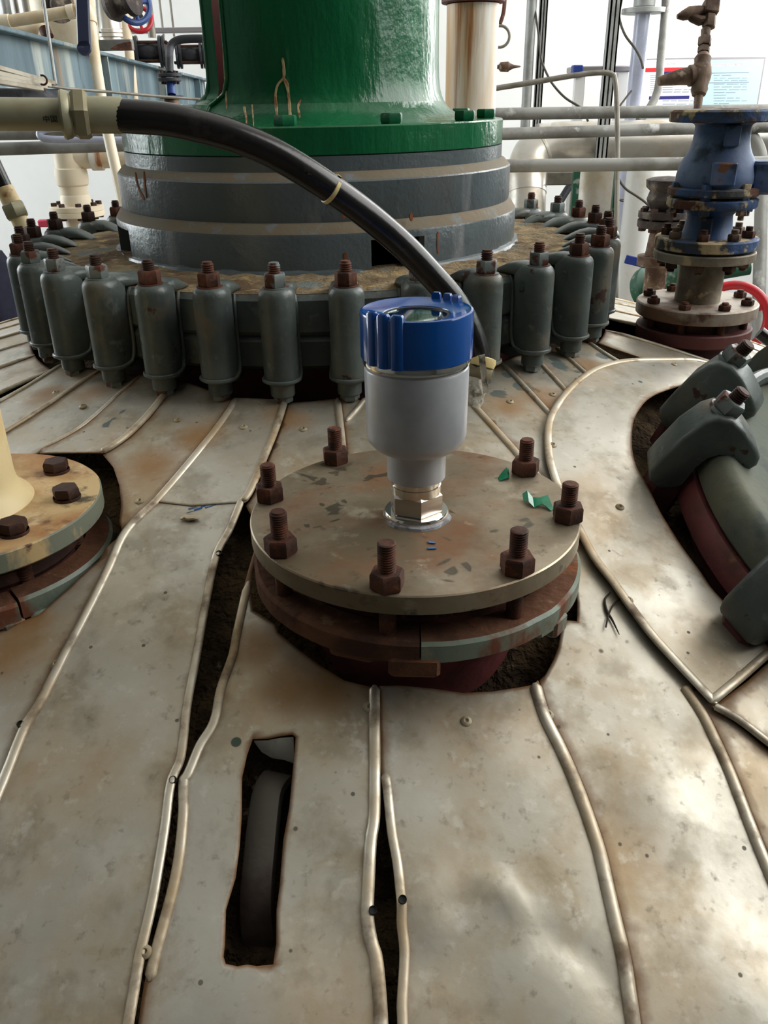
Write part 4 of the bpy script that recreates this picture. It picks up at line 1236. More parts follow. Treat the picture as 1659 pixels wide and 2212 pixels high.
film('film_scrap', 'longer twisted strip of green plastic film left of the right-hand stud', [(1128, 1076, .004), (1138, 1075, .007), (1150, 1082, .003), (1166, 1086, .005), (1182, 1082, .006), (1196, 1101, .0), (1131, 1085, .0), (1142, 1092, .003), (1154, 1098, .0), (1170, 1096, .003), (1180, 1100, .002), (1190, 1105, .0)], m_tape)
scrap('paint_flake', 'upper of two tiny blue paint flakes on the stainless cover', 'paint flake', [onk(924, 1170), (onk(938, 1172)), onk(941, 1176), onk(926, 1175)], m_bluechip)
scrap('paint_flake', 'lower of two tiny blue paint flakes on the stainless cover', 'paint flake', [onk(922, 1186), (onk(940, 1183)), onk(943, 1187), onk(926, 1188)], m_bluechip)
mb = MB()
q = [UD(*p) for p in [(1318, 1285), (1306, 1300), (1310, 1325), (1322, 1345), (1337, 1376)]]
mb.tube([p + Vector((0, 0, .003)) for p in catmull(q, 4)], [.0004 + .0011 * math.sin(PI * min(1, max(0.05, i / 16))) for i in range(17)], 6)
q = [UD(*p) for p in [(1340, 1300), (1325, 1312), (1314, 1335), (1308, 1362)]]
mb.tube([p + Vector((0, 0, .004)) for p in catmull(q, 4)], .0009, 6)
o = obj('dry_stalk', mb, m_leather); c = UD(1320, 1330); rebase(o, c)
kindly(o, 'thin dark curled stalk lying on the sheet right of the stainless cover', 'stalk')
mb = MB(); c = UD(410, 1130)
q = [UD(*p) + Vector((0, 0, .005)) for p in [(391, 1130), (400, 1125), (410, 1128), (420, 1127), (430, 1130)]]
mb.tube(q, [.002, .004, .0042, .0035, .0016], 7, flat=.6)
o = obj('crumpled_foil', mb, m_bead); rebase(o, c)
kindly(o, 'small crumpled foil scrap on the left sheet beside a blue scuff', 'scrap')
mb = MB()
random.seed(11)
for q_ in range(14):
    x0 = random.uniform(400, 445); y0 = 1109 - (x0 - 400) * .3 + random.uniform(-5, 5); x1 = x0 + random.uniform(8, 26); y1 = y0 - (x1 - x0) * .28
    a, b = UD(x0, y0), UD(x1, y1)
    T = (b - a).normalized(); N = nd(a.x, a.y); S = T.cross(N); ww = random.uniform(.0003, .0009); h1 = .0034 + dent(a.x, a.y)
    mb.add([a + S * ww + N * h1, b + S * ww * .3 + N * h1, b - S * ww * .3 + N * h1, a - S * ww + N * h1] + [a + S * ww + N * (h1 - .001), b + S * ww * .3 + N * (h1 - .001), b - S * ww * .3 + N * (h1 - .001), a - S * ww + N * (h1 - .001)], [[0, 1, 2, 3], [7, 6, 5, 4], [0, 4, 5, 1], [1, 5, 6, 2], [2, 6, 7, 3], [3, 7, 4, 0]])
o = obj('blue_paint_scuff', mb, m_bluechip, PANELS[0], world=True, label='streak of blue paint', kind='stuff')

# ================================================================ left nozzle with cream pipe
ZL = ZC - .385
K_ = 1.1158
lp = thing('cream_riser_pipe', 'cream painted vertical pipe with stained flange bolted down at the left edge', 'pipe', (LN.x, LN.y, ZL - .06))
TLn = Matrix.Translation((LN.x, LN.y, ZL)) @ Matrix.Scale(K_, 4)
obj('pipe', MB().lathe([(.0, .0), (.064, .0), (.062, .004), (.055, .010), (.0512, .018), (.0505, .026), (.0505, .11), (.0505, .36)], 48, TLn), m_cream, lp, world=True)
obj('flange', MB().lathe([(.126, -.0008), (.1255, 0), (.03, 0)], 96, TLn).mat(1).lathe([(.05, -.021), (.1255, -.021), (.1275, -.019), (.1275, -.002), (.126, -.0008)], 96, TLn), [m_creamfl, m_fledge], lp, world=True)
obj('collar', MB().lathe([(.044, .150), (.057, .152), (.058, .158), (.058, .36)], 40, TLn), m_cream, lp, world=True)
pb_ = UZ(157, 1076, ZL); aL = math.atan2(pb_.y - LN.y, pb_.x - LN.x)
for k in range(8):
    a = aL + R_(45) * k; M = TLn @ Matrix.Translation((.098 * math.cos(a), .098 * math.sin(a), 0))
    b_ = obj('flange_bolt', MB().lathe([(0, 0), (.0130, 0), (.0134, .002), (.013, .003)], 20, M).hexa(.0132, .0015, .0125, M, rot=k * .7, ch=.0025), m_rustd, lp, world=True)
    obj('shank', MB().stud(.0078, -.068, -.02, .0026, M), m_rust, b_, world=True)
rl = thing('split_backing_ring', 'grey split flange ring with rust runs under the cream pipe flange', 'flange ring', (LN.x, LN.y, ZL - .080))
TR2 = Matrix.Translation((LN.x, LN.y, ZL - .080)) @ Matrix.Scale(K_, 4)
half_ring(-120, 38, [m_ringrust, m_ringpaint], r0=.105, r1=.133, h=.022, T=TR2, par=rl)
half_ring(39, 200, [m_ringrust, m_ringpaint], r0=.105, r1=.131, h=.022, T=TR2 @ Matrix.Translation((0, 0, .002)), par=rl)
obj('gasket', MB().lathe([(.04, -.034), (.090, -.034), (.090, -.0215), (.04, -.0215)], 60, TLn), m_rustd, rl, world=True)
obj('lapped_rim', MB().lathe([(.04, -.05), (.100, -.05), (.102, -.046), (.100, -.036), (.04, -.036)], 60, TLn), m_rustd, rl, world=True)
for f in (35, 46):
    M = TR2 @ Matrix.Rotation(ang(f), 4, 'Z')
    obj('ring_lug', MB().cbox(.098, .134, -.010, .010, -.012, .006, .003, M), m_ringpaint, rl, world=True)

# ================================================================ manhole at the right
MC = Vector((MN.x, MN.y, zd(MN.x, MN.y))); MNn = nd(MN.x, MN.y)
TM = frame(MC, MNn, (0, -1, 0))            # local x toward the viewer, z outward
mh = thing('manhole_cover', 'grey dished manhole cover at the right edge, on a maroon flanged neck', 'manhole cover', M=frame(MC + MNn * .004, MNn, (0, -1, 0)))
prof = [(.28, .018), (.316, .018), (.320, .022), (.320, .046), (.316, .056), (.308, .062), (.300, .062), (.285, .0555), (.25, .052), (.18, .064), (.1, .080), (.0, .086)]
obj('dished_lid', MB().lathe(prof, 110, TM), m_lid, mh, world=True, sharp=50)
mb = MB().lathe([(.28, -.02), (.320, -.02), (.3245, -.016), (.3245, .010), (.322, .0165), (.28, .0165)], 110, TM)
obj('neck_flange', mb, [m_neck], mh, world=True, label='maroon primed neck flange')
obj('neck', MB().lathe([(.29, -.07), (.29, -.015), (.31, -.015)], 90, TM), m_primer, mh, world=True)
# handle bar on the lid, seen by the far clamp
mh_clamps = []
def tm_angle(px, py, h):
    P0 = TM @ Vector((0, 0, h)); d = ray(px, py); t = (P0 - CAM).dot(MNn) / d.dot(MNn)
    q = TM.inverted() @ (CAM + d * t)
    return math.atan2(q.y, q.x), math.hypot(q.x, q.y)
def big_clamp(px, py, lab, dr_=0.0):
    a, r = tm_angle(px, py, .115)
    M = TM @ Matrix.Rotation(a, 4, 'Z') @ Matrix.Translation((.336 + dr_, 0, -.012))
    t = thing('manhole_clamp', lab, 'clamp', M=M, group='heavy clamps on the manhole')
    mb = MB(); rings = []
    # side profile swept across the width: wedge body with hooked nose over the lid
    prof = [(.030, .006), (.036, .018), (.034, .034), (.026, .074), (.014, .102), (.004, .112), (-.012, .115), (-.030, .108), (-.056, .091), (-.064, .083), (-.066, .074), (-.062, .066), (-.052, .064), (-.036, .072), (-.022, .072), (-.012, .062), (-.006, .044), (-.004, .014), (.004, .004), (.018, .0)]
    for y, s_ in ((-.025, .90), (-.023, .97), (-.019, 1.0), (.019, 1.0), (.023, .97), (.025, .90)):
        cx, cz = -.008, .065
        rings.append([(cx + (x - cx) * s_, y, cz + (z - cz) * s_) for x, z in prof])
    mb.loft(rings)
    obj('clamp_body', mb, m_grey, t, sharp=40)
    Mt = Matrix.Translation((-.006, 0, .112)) @ Matrix.Rotation(R_(-12), 4, 'Y')
    obj('nut', MB().lathe([(.008, -.004), (.0175, -.004), (.0175, .0), (.008, .0)], 20, Mt).hexa(.0168, .0, .0165, Mt, rot=.3), m_nutp, t)
    obj('stud', MB().stud(.0088, -.02, .030, .0026, Mt), m_rustd, t)
    obj('foot_lug', MB().cbox(-.016, .026, -.020, .020, -.040, .008, .008), m_primer, t)
    return t
big_clamp(1515, 838, 'nearer of the two grey wedge clamps at the top of the manhole')
big_clamp(1585, 752, 'farther grey wedge clamp at the top of the manhole, before the blue valve')
big_clamp(1668, 1190, 'grey manhole clamp cut off by the right edge of the picture', dr_=.0)
big_clamp(1790, 760, 'manhole clamp out beyond the right edge at the back')
mb = MB()
a, r = tm_angle(1640, 815, .07)
q = []
for i in range(11):
    b = a - .16 + .32 * i / 10
    q.append(TM @ Vector((.30 * math.cos(b), .30 * math.sin(b), .070 + .002 * math.sin(PI * i / 10))))
mb.tube(q, .010, 10)
obj('hinge_bar', mb, m_grey, mh, world=True)

# ================================================================ valve stack on the right nozzle
TV = Matrix.Translation((VN.x, VN.y, 0))
def zf(py, r, px=1535):
    d = ray(px, py); t = (VN.y - r) / d.y
    return ZC + d.z * t
ZV = ZC - .3186
sp = thing('flanged_spool', 'short grey pipe spool with wide rust stained foot flange on the right nozzle', 'pipe spool', (VN.x, VN.y, ZV - .022))
mb = MB().lathe([(.03, ZV - .022), (.098, ZV - .022), (.1, ZV - .020), (.1, ZV - .002), (.098, ZV), (.03, ZV)], 80, TV)
obj('foot_flange', mb, m_blind, sp, world=True)
zl0, zl1 = zf(578, .082), zf(557, .082)
obj('pipe', MB().lathe([(.0375, ZV), (.0375, zl0)], 40, TV), m_scale, sp, world=True)
obj('upper_flange', MB().lathe([(.03, zl0), (.080, zl0), (.0815, zl0 + .002), (.0815, zl1 - .002), (.080, zl1), (.03, zl1)], 64, TV), m_scale, sp, world=True)
for k in range(8):
    a = ang(12 + 45 * k); M = TV @ Matrix.Translation((.082 * math.cos(a), .082 * math.sin(a), ZV))
    b_ = obj('flange_bolt', MB().hexa(.0105, 0, .009, M, rot=k * .8).stud(.006, .008, .013, .002, M), m_rust, sp, world=True)
    obj('shank', MB().cyl(M @ Vector((0, 0, -.05)), M @ Vector((0, 0, -.02)), .006), m_rust, b_, world=True)
for k in range(8):
    a = ang(-25 + 45 * k); M = TV @ Matrix.Translation((.064 * math.cos(a), .064 * math.sin(a), 0))
    zt_ = zf(527, .082)
    b_ = obj('flange_bolt', MB().hexa(.0105, zt_, zt_ + .011, M, rot=k * .9).stud(.0062, zt_ + .010, zt_ + .018, .002, M), [m_rust, m_rustpipe][k % 2], sp, world=True)
    obj('lower_nut', MB().hexa(.0105, zl0 - .011, zl0, M, rot=k * .5).stud(.0062, zl0 - .016, zl0 - .01, .002, M), [m_rustpipe, m_rustd][k % 2], b_, world=True)
ring2 = thing('backing_ring', 'maroon loose ring flange under the wide foot flange of the right nozzle', 'flange ring', (VN.x, VN.y, ZV - .062))
obj('ring', MB().lathe([(.07, ZV - .062), (.094, ZV - .062), (.096, ZV - .060), (.096, ZV - .042), (.094, ZV - .040), (.07, ZV - .040)], 64, TV), m_primer, ring2, world=True)
obj('lapped_rim', MB().lathe([(.04, ZV - .040), (.076, ZV - .040), (.076, ZV - .0235), (.04, ZV - .0235)], 48, TV), m_rustd, ring2, world=True)

bv = thing('check_valve', 'chipped blue cast check valve with flanges, standing on the right nozzle', 'valve', (VN.x, VN.y, zf(552, .082)))
def zz(py, r): return zf(py, r)
za, zb_ = zz(552, .082), zz(527, .082)
obj('bottom_flange', MB().lathe([(.02, za), (.080, za), (.082, za + .002), (.082, zb_ - .002), (.080, zb_), (.02, zb_)], 64, TV), m_bluefl, bv, world=True)
zc_, zd_ = zz(458, .072), zz(437, .072)
obj('lower_body', MB().lathe([(.046, zb_ - .002), (.039, zb_ + .008), (.036, zb_ + .03), (.036, zc_ - .012), (.044, zc_ - .002), (.05, zc_)], 40, TV), m_blueold, bv, world=True)
obj('joint_flange_lower', MB().lathe([(.03, zc_), (.069, zc_), (.071, zc_ + .003), (.071, zd_ - .002), (.068, zd_), (.03, zd_)], 48, TV), m_bluefl, bv, world=True)
ze, zg = zz(431, .072), zz(412, .072)
obj('joint_gasket', MB().lathe([(.03, zd_), (.060, zd_), (.060, ze), (.03, ze)], 40, TV), m_blackgap, bv, world=True)
obj('joint_flange_upper', MB().lathe([(.03, ze), (.069, ze), (.0715, ze + .003), (.071, zg - .002), (.066, zg), (.03, zg)], 48, TV), m_bluefl, bv, world=True)
zh, zi, zj, zk = zz(380, .06), zz(322, .045), zz(265, .046), zz(238, .082)
obj('upper_body', MB().lathe([(.058, zg - .001), (.0615, zg + .006), (.0615, zh - .004), (.0575, zh + .014), (.049, zi - .008), (.0455, zi), (.043, zi + .010), (.042, zi + .03), (.0435, zj - .004), (.05, zj)], 48, TV), m_blueold, bv, world=True, sharp=60)
obj('top_flange', MB().lathe([(.02, zj), (.081, zj), (.083, zj + .002), (.083, zk - .003), (.079, zk), (.02, zk)], 64, TV), m_bluefl, bv, world=True)
for pts, nm in ((((1530, 1580), (352, 402)), 'name_boss'), (((1545, 1577), (270, 318)), 'neck_boss'), (((1522, 1548), (470, 522)), 'lower_boss')):
    (xa, xb), (ya, yb) = pts
    r = {'name_boss': .064, 'neck_boss': .046, 'lower_boss': .0385}[nm]
    q = zz(yb, r); q2 = zz(ya, r)
    fa = (((xa + xb) / 2) - 1540) / 1385
    a = math.asin(max(-.9, min(.9, fa / r))) - .35
    M = TV @ Matrix.Rotation(a - PI / 2, 4, 'Z')
    hw = (xb - xa) / 2 / 1385
    obj(nm, MB().cbox(r - .014, r + .004, -hw, hw, q, q2, .002, M), m_blueold, bv, world=True)
M = TV @ Matrix.Rotation(R_(-12), 4, 'Z')
obj('side_port', MB().cbox(.05, .098, -.032, .032, zz(424, .05), zz(352, .05), .004, M), m_blueold, bv, world=True)
for k in range(6):
    a = ang(30 + 60 * k); M = TV @ Matrix.Translation((.060 * math.cos(a), .060 * math.sin(a), 0))
    obj('joint_bolt', MB().hexa(.009, zc_ - .009, zg + .007, M, rot=k * .4).stud(.005, zc_ - .016, zc_ - .008, .002, M), m_bluefl, bv, world=True)

# ================================================================ hose and its fittings
hp = [(240, 249, .735), (290, 252, .737), (360, 258, .745), (430, 273, .755), (510, 296, .77), (600, 336, .79), (700, 398, .815), (790, 462, .845), (870, 530, .87), (930, 592, .895), (980, 650, .915), (1012, 705, .93), (1030, 755, .94), (1036, 792, .945)]
hpath = catmull([U(*p) for p in hp], 6)
hz = thing('rubber_hose', 'thick black rubber hose arching from the left fitting down behind the blue cap', 'hose', M=Matrix.Translation(hpath[-1]))
obj('hose', MB().tube(hpath, .0142, 24), m_hose, hz, world=True, sharp=60)
mb = MB()
k = [i for i, p in enumerate(hpath) if p.x > U(704, 395, .815).x][0]
T = (hpath[k + 1] - hpath[k - 1]).normalized()
mb.lathe([(.01425, -.0022), (.0152, -.0018), (.0152, .0018), (.01425, .0022)], 28, frame(hpath[k], T), PI * .1, PI * 1.9)
obj('tape_band', mb, m_yellow, hz, world=True, label='thin yellow band')
# end fitting wrapped in thread tape
T = (hpath[-1] - hpath[-6]).normalized()
e0 = hpath[-1]
mb = MB(); M = frame(e0, Vector((-.25, -.28, -.92)).normalized())
obj('end_ring', MB().lathe([(.012, -.012), (.0165, -.011), (.0175, -.006), (.0165, -.001), (.012, 0)], 28, M), m_yellow, hz, world=True, label='pale yellow end ring')
obj('end_nut', MB().hexa(.0162, -.001, .013, M, rot=.3), m_fit, hz, world=True)
obj('taped_nipple', MB().lathe([(.0, .012), (.0125, .012), (.0142, .016), (.0130, .022), (.0148, .027), (.0132, .033), (.0145, .038), (.012, .046), (0, .046)], 22, M), m_ptfe, hz, world=True, label='nipple wrapped in dirty white thread tape')
mb = MB(); p = U(1040, 795, .925)
mb.add([p + Vector(v) for v in ((-.004, 0, .014), (.003, -.002, .016), (.009, 0, -.028), (.003, -.001, -.030), (-.004, .001, .014), (.003, -.001, .016), (.009, .001, -.028), (.003, 0, -.030))], [[0, 1, 2, 3], [7, 6, 5, 4], [0, 4, 5, 1], [1, 5, 6, 2], [2, 6, 7, 3], [3, 7, 4, 0]])
obj('tape_tail', mb, m_ptfe, hz, world=True)
# left metal fitting and pipe
f0, f1 = U(-170, 245, .700), U(268, 249, .737)
fx = (f1 - f0).normalized(); FL = (f1 - f0).length
def along(px):
    return FL * (px + 170) / 438.0
MF = frame(f0, fx, (0, 0, 1))
ft = thing('hose_pipe_fitting', 'olive zinc pipe with hex union nut and ferrule gripping the black hose at upper left', 'pipe fitting', M=frame(f0, fx, (0, 0, 1)))
obj('pipe', MB().lathe([(.009, -1.6), (.0132, -1.6), (.0132, along(132))], 32, MF), m_fit, ft, world=True)
obj('locking_collar', MB().lathe([(.013, along(128)), (.0195, along(129)), (.0202, along(134)), (.0190, along(146)), (.0176, along(150)), (.0176, along(154)), (.013, along(156))], 36, MF), m_fit, ft, world=True)
obj('union_nut', MB().hexa(.0212, along(153), along(190), MF, rot=.35, ch=.003), m_fit, ft, world=True, sharp=25)
obj('ferrule', MB().lathe([(.012, along(186)), (.0150, along(190)), (.0150, along(262)), (.0142, along(268)), (.0135, along(269)), (.0130, along(271)), (.0128, along(274))], 36, MF), m_fit, ft, world=True)
tv, tf = text_mesh('\u4e2d\u56fd', .0062, .0001)
Mt = frame(f0 + fx * along(105) + (CAM - U(105, 255, .72)).normalized() * .0131 + Vector((0, 0, -.003)), (CAM - U(105, 255, .72)).normalized(), fx)
vdir = (CAM - U(105, 255, .72)); vdir = (vdir - fx * vdir.dot(fx)).normalized(); vup = fx.cross(vdir).normalized(); vup = vup if vup.z > 0 else -vup
mb = MB(); mb.add([f0 + fx * (along(105) + v.x) + (vdir * math.cos((v.y - .004) / .0133) + vup * math.sin((v.y - .004) / .0133)) * (.0134 + v.z) for v in tv], tf)
obj('stamped_letters', mb, m_blackgap, ft, world=True, merge=False, label='small dark printed characters')

# hose end rising at the far left
sf = thing('hose_end', 'dark hose with cream ferrule and hex nut rising at the left edge behind the clamps', 'hose', M=Matrix.Translation(U(60, 520, 1.55)))
q0, q1, q2, q3 = U(-60, 250, 1.5), U(8, 405, 1.53), U(26, 440, 1.54), U(62, 520, 1.56)
obj('hose', MB().tube(catmull([U(-900, 60, 1.3), U(-420, 70, 1.4), U(-190, 120, 1.45), U(-110, 200, 1.47), q0, U(-20, 345, 1.515), q1], 5), .0155, 16), m_hose, sf, world=True)
obj('ferrule', MB().cyl(q1, q2, .0165, seg=20, ch=.001), m_cream, sf, world=True)
Mh = frame(q2, (q3 - q2), (1, 0, 0))
obj('nut', MB().hexa(.022, 0, .026, Mh, rot=.2), m_fit, sf, world=True)
obj('nipple', MB().cyl(q2, q3, .015, seg=18), m_cream, sf, world=True)

# ================================================================ background, helpers
def pipe(name, lab, cat, pts, r, m, group=None, seg=16, bend=5, straight=False, parts=()):
    """pts: (px, py, depth)"""
    P = [U(*p) for p in pts]
    path = P if straight or len(P) == 2 else catmull(P, bend)
    low = min(path, key=lambda v: v.z)
    if parts:
        t = thing(name, lab, cat, M=Matrix.Translation(low), group=group)
        obj('pipe', MB().tube(path, r, seg), m, t, world=True)
        for nm, mb_, mm in parts:
            obj(nm, mb_, mm, t, world=True)
        return t
    o = obj(name, MB().tube(path, r, seg), m)
    rebase(o, low)
    return kindly(o, lab, cat, group)
def disc(p, axis, r, h, seg=40, ch=.002):
    M = frame(p, axis)
    return MB().lathe([(0, -h / 2), (r - ch, -h / 2), (r, -h / 2 + ch), (r, h / 2 - ch), (r - ch, h / 2), (0, h / 2)], seg, M)
def vpipe(px0, py0, py1, depth, r):
    """true vertical through a picture point"""
    p = U(px0, py0, depth)
    q = ray(px0, py1)
    # z where a vertical line through p projects at row py1
    d = ray(px0, py1); t = p.y / d.y
    return p, Vector((p.x, p.y, ZC + d.z * t))
def vertical(name, lab, cat, px, py, depth, r, m, z0=0.0, z1=3.6, group=None, seg=24, extra=()):
    p = U(px, py, depth)
    a, b = Vector((p.x, p.y, z0)), Vector((p.x, p.y, z1))
    if extra:
        t = thing(name, lab, cat, (p.x, p.y, z0), group=group)
        obj('pipe', MB().cyl(a, b, r, seg=seg), m, t, world=True)
        for nm, fn, mm in extra:
            obj(nm, fn(p), mm, t, world=True)
        return t
    o = obj(name, MB().cyl(a, b, r, seg=seg), m); rebase(o, a)
    return kindly(o, lab, cat, group)
def zrow(px, py, p):
    d = ray(px, py); return ZC + d.z * (p.y / d.y)
Z3 = Vector((0, 0, 1))

# ---------------------------------------------------------------- right background
# white rust streaked pipe behind the green stool
p = U(1019, 120, 1.95)
wp = thing('white_process_pipe', 'thick white pipe with orange rust runs right behind the green stool', 'pipe', (p.x, p.y, 0))
obj('pipe', MB().cyl((p.x, p.y, zd(p.x, p.y) + .004), (p.x, p.y, zrow(1019, 10, p)), .0605, seg=48), m_white, wp, world=True)
obj('flange', disc((p.x, p.y, zrow(1019, 2, p) + .004), Z3, .073, .018), m_primer, wp, world=True, label='rust red flange')
obj('upper_pipe', MB().cyl((p.x, p.y, zrow(1019, 2, p)), (p.x, p.y, 3.4), .06, seg=32), m_white, wp, world=True)
# hook chain beside it
hk = thing('hook_chain', 'rusty hanging chain and open ring beside the white pipe at the top', 'chain', M=Matrix.Translation(U(1085, 100, 2.1)))
mb = MB().tube(catmull([U(*q) for q in [(1092, -40, 2.1), (1090, 5, 2.1), (1087, 30, 2.1), (1080, 52, 2.1)]], 4), .005, 8)
obj('chain_end', mb, m_rust, hk, world=True)
M = frame(U(1080, 79, 2.1), (0, -1, .1), (1, 0, 0))
obj('ring', MB().torus(.024, .0035, M, 28, 8, -PI * .75, PI * .75), m_conduit, hk, world=True)
M = frame(U(1060, 145, 2.15), (1, -.1, 0), (0, 0, 1))
o = obj('small_coupling', MB().lathe([(0, 0), (.004, 0), (.005, .02), (.011, .025), (.012, .045), (.008, .05), (.004, .06), (.002, .075), (0, .078)], 14, M), m_rustpipe)
rebase(o, U(1060, 145, 2.15)); kindly(o, 'small rusty hose coupling sticking out beside the white pipe', 'coupling')
# verticals
vertical('galvanized_post', 'round galvanized pipe post left of the twin strut, right of the white pipe', 'pipe', 1141, 150, 3.4, .020, m_zinc)
def strut(name, lab, px, py, depth, wd):
    p = U(px, py, depth); mb = MB(); h = wd / 2
    M = Matrix.Translation((p.x, p.y, 0))
    mb.box(-h, h, h - .006, h, 0, 3.6, M); mb.box(-h, -h + .006, -h, h, 0, 3.6, M); mb.box(h - .006, h, -h, h, 0, 3.6, M)
    mb.box(-h, -h * .16, -h, -h + .006, 0, 3.6, M); mb.box(h * .16, h, -h, -h + .006, 0, 3.6, M)
    o = obj(name, mb, m_zinc, sharp=20); rebase(o, (p.x, p.y, 0)); return kindly(o, lab, 'strut')
strut('channel_strut', 'slotted steel channel strut standing next to the round galvanized post', 1166, 150, 3.4, .030)
strut('channel_strut', 'slotted steel channel strut standing alone before the white wall', 1318, 120, 3.2, .040)
p = U(1380, 120, 3.6)
wpp = thing('wrapped_pipe', 'pale film wrapped vertical pipe with a wide flange near the top right', 'pipe', (p.x, p.y, 0))
obj('pipe', MB().cyl((p.x, p.y, 0), (p.x, p.y, 3.5), .034, seg=28), m_pvc, wpp, world=True)
zz_ = zrow(1382, 24, p)
obj('flange', disc((p.x, p.y, zz_), Z3, .092, .020), m_zinc, wpp, world=True)
obj('flange_upper', disc((p.x, p.y, zz_ + .03), Z3, .045, .03), m_zinc, wpp, world=True)
pipe('bent_conduit', 'thin grey conduit bending left at its foot, in front of the notice board', 'conduit', [(1440, -60, 3.5), (1437, 20, 3.5), (1428, 120, 3.5), (1422, 190, 3.5), (1405, 230, 3.5), (1380, 262, 3.5)], .017, m_galv)
pipe('cable', 'dark cable hanging in a slack curve before the galvanized post', 'cable', [(1144, -60, 3.3), (1154, 10, 3.3), (1164, 80, 3.3), (1168, 125, 3.3), (1184, 165, 3.3), (1198, 187, 3.3), (1222, 212, 3.3), (1258, 236, 3.3), (1270, 262, 3.3)], .0045, m_cable, seg=8)
pipe('cable', 'dark cable hanging beside the wrapped pipe down to the notice board', 'cable', [(1352, -40, 3.5), (1340, 15, 3.5), (1338, 40, 3.5), (1350, 75, 3.5), (1372, 105, 3.5), (1384, 128, 3.5), (1389, 148, 3.5)], .005, m_cable, seg=8)
pipe('cable', 'short thin cable slanting to the foot of the wrapped pipe', 'cable', [(1364, 196, 3.45), (1350, 214, 3.45), (1338, 232, 3.45), (1330, 262, 3.45)], .004, m_cable, seg=8)
pipe('arched_conduit', 'grey conduit rising gently rightward then bending down before the posts', 'conduit', [(1000, 200, 2.75), (1075, 190, 2.75), (1150, 178, 2.75), (1240, 163, 2.75), (1295, 157, 2.75), (1320, 160, 2.75), (1329, 175, 2.75), (1333, 240, 2.75), (1334, 340, 2.75), (1332, 480, 2.75), (1330, 700, 2.75)], .0085, m_conduit, seg=10)
# small white stand
p = U(1252, 205, 3.8); p2 = U(1340, 205, 3.8)
ws = thing('white_stand', 'small white steel frame stand with a blue cornered shelf against the wall', 'stand', (p.x, p.y, 0))
zt_ = zrow(1252, 157, p)
for xx in (p.x - .006, p2.x):
    obj('leg', MB().box(xx - .022, xx + .022, p.y - .02, p.y + .02, 0, zt_), m_whitep, ws, world=True)
obj('shelf', MB().cbox(p.x - .04, p2.x + .03, p.y - .03, p.y + .14, zt_, zt_ + .025, .004), m_frame, ws, world=True)
obj('corner_cap', MB().cbox(p.x - .045, p.x + .0, p.y - .034, p.y + .02, zt_ - .02, zt_ + .03, .004), m_bluestrap, ws, world=True)
# three horizontal rails
pipe('rail_pipe', 'uppermost of the three grey horizontal pipes behind the drum at right', 'pipe', [(700, 252, 3.0), (1100, 246, 3.0), (1450, 241, 3.0), (1900, 234, 3.0)], .0205, m_galv, straight=True)
pipe('rail_pipe', 'long grey pipe running behind the drum on both sides, middle of the three at right', 'pipe', [(-2600, 398, 2.25), (-300, 331, 2.55), (0, 322, 2.60), (700, 300, 2.72), (1100, 289, 2.8), (1450, 279, 2.85), (1900, 268, 2.9)], .0190, m_galv, straight=True)
pipe('rail_pipe', 'lowest and thickest looking of the three grey pipes at right, level with the blue valve', 'pipe', [(700, 366, 2.4), (1120, 358, 2.4), (1480, 354, 2.4), (1900, 349, 2.4)], .0180, m_galv, straight=True)
# grey bend behind the valve
pipe('pipe_bend', 'grey pipe bend curving down behind the blue valve at the right edge', 'pipe', [(1500, 268, 2.9), (1570, 270, 2.9), (1610, 285, 2.9), (1636, 315, 2.9), (1646, 370, 2.9), (1643, 500, 2.9), (1636, 800, 2.9)], .022, m_galv, seg=18)
# clad duct with elbow
dk = thing('clad_duct', 'wide aluminium clad duct with an elbow running behind the grey pipes at right', 'duct', M=Matrix.Translation(U(1130, 420, 3.5)))
obj('run', MB().tube([U(1160, 312, 3.45), U(1340, 306, 3.45), U(1760, 296, 3.45)], .080, 32), m_clad, dk, world=True)
el = catmull([U(1290, 308, 3.45), U(1200, 311, 3.45), U(1155, 330, 3.45), U(1138, 372, 3.45), U(1137, 420, 3.45)], 6)
obj('elbow', MB().tube(el, .083, 32), m_clad, dk, world=True)
obj('drop', MB().tube([U(1137, 400, 3.45), U(1134, 640, 3.45)], .081, 32), m_clad, dk, world=True)
for q, ax_ in ((U(1286, 308, 3.45), Vector((1, 0, 0))), (el[10], (el[11] - el[9])), (U(1137, 400, 3.45), Vector((0, 0, 1)))):
    obj('joint_band', disc(q, ax_, .0855, .014, 40), m_clad, dk, world=True)
vertical('clad_riser', 'wide aluminium clad vertical pipe behind the back right clamps, beside the green post', 'pipe', 1284, 440, 3.3, .083, m_clad, 0, zrow(1284, 362, U(1284, 440, 3.3)), seg=40)
vertical('clad_riser', 'narrower clad vertical pipe touching the wide one on its left', 'pipe', 1256, 440, 3.45, .05, m_clad, 0, zrow(1256, 360, U(1256, 440, 3.45)), seg=32)
vertical('white_riser', 'plain white vertical pipe right of the clad risers', 'pipe', 1368, 520, 2.95, .048, m_whitep, 0, zrow(1368, 350, U(1368, 520, 2.95)), seg=36)
vertical('white_riser', 'thin pale pipe right of the plain white riser at clamp height', 'pipe', 1398, 640, 3.0, .03, m_pvc, 0, zrow(1398, 560, U(1398, 640, 3.0)), seg=24)
p = U(1240, 440, 2.95)
o = obj('green_post', MB().box(p.x - .011, p.x + .011, p.y - .011, p.y + .011, 0, zrow(1240, 370, p)), m_valvegreen, sharp=20); rebase(o, (p.x, p.y, 0)); kindly(o, 'slim green post behind the back right clamps', 'post')
p = U(1325, 440, 2.95)
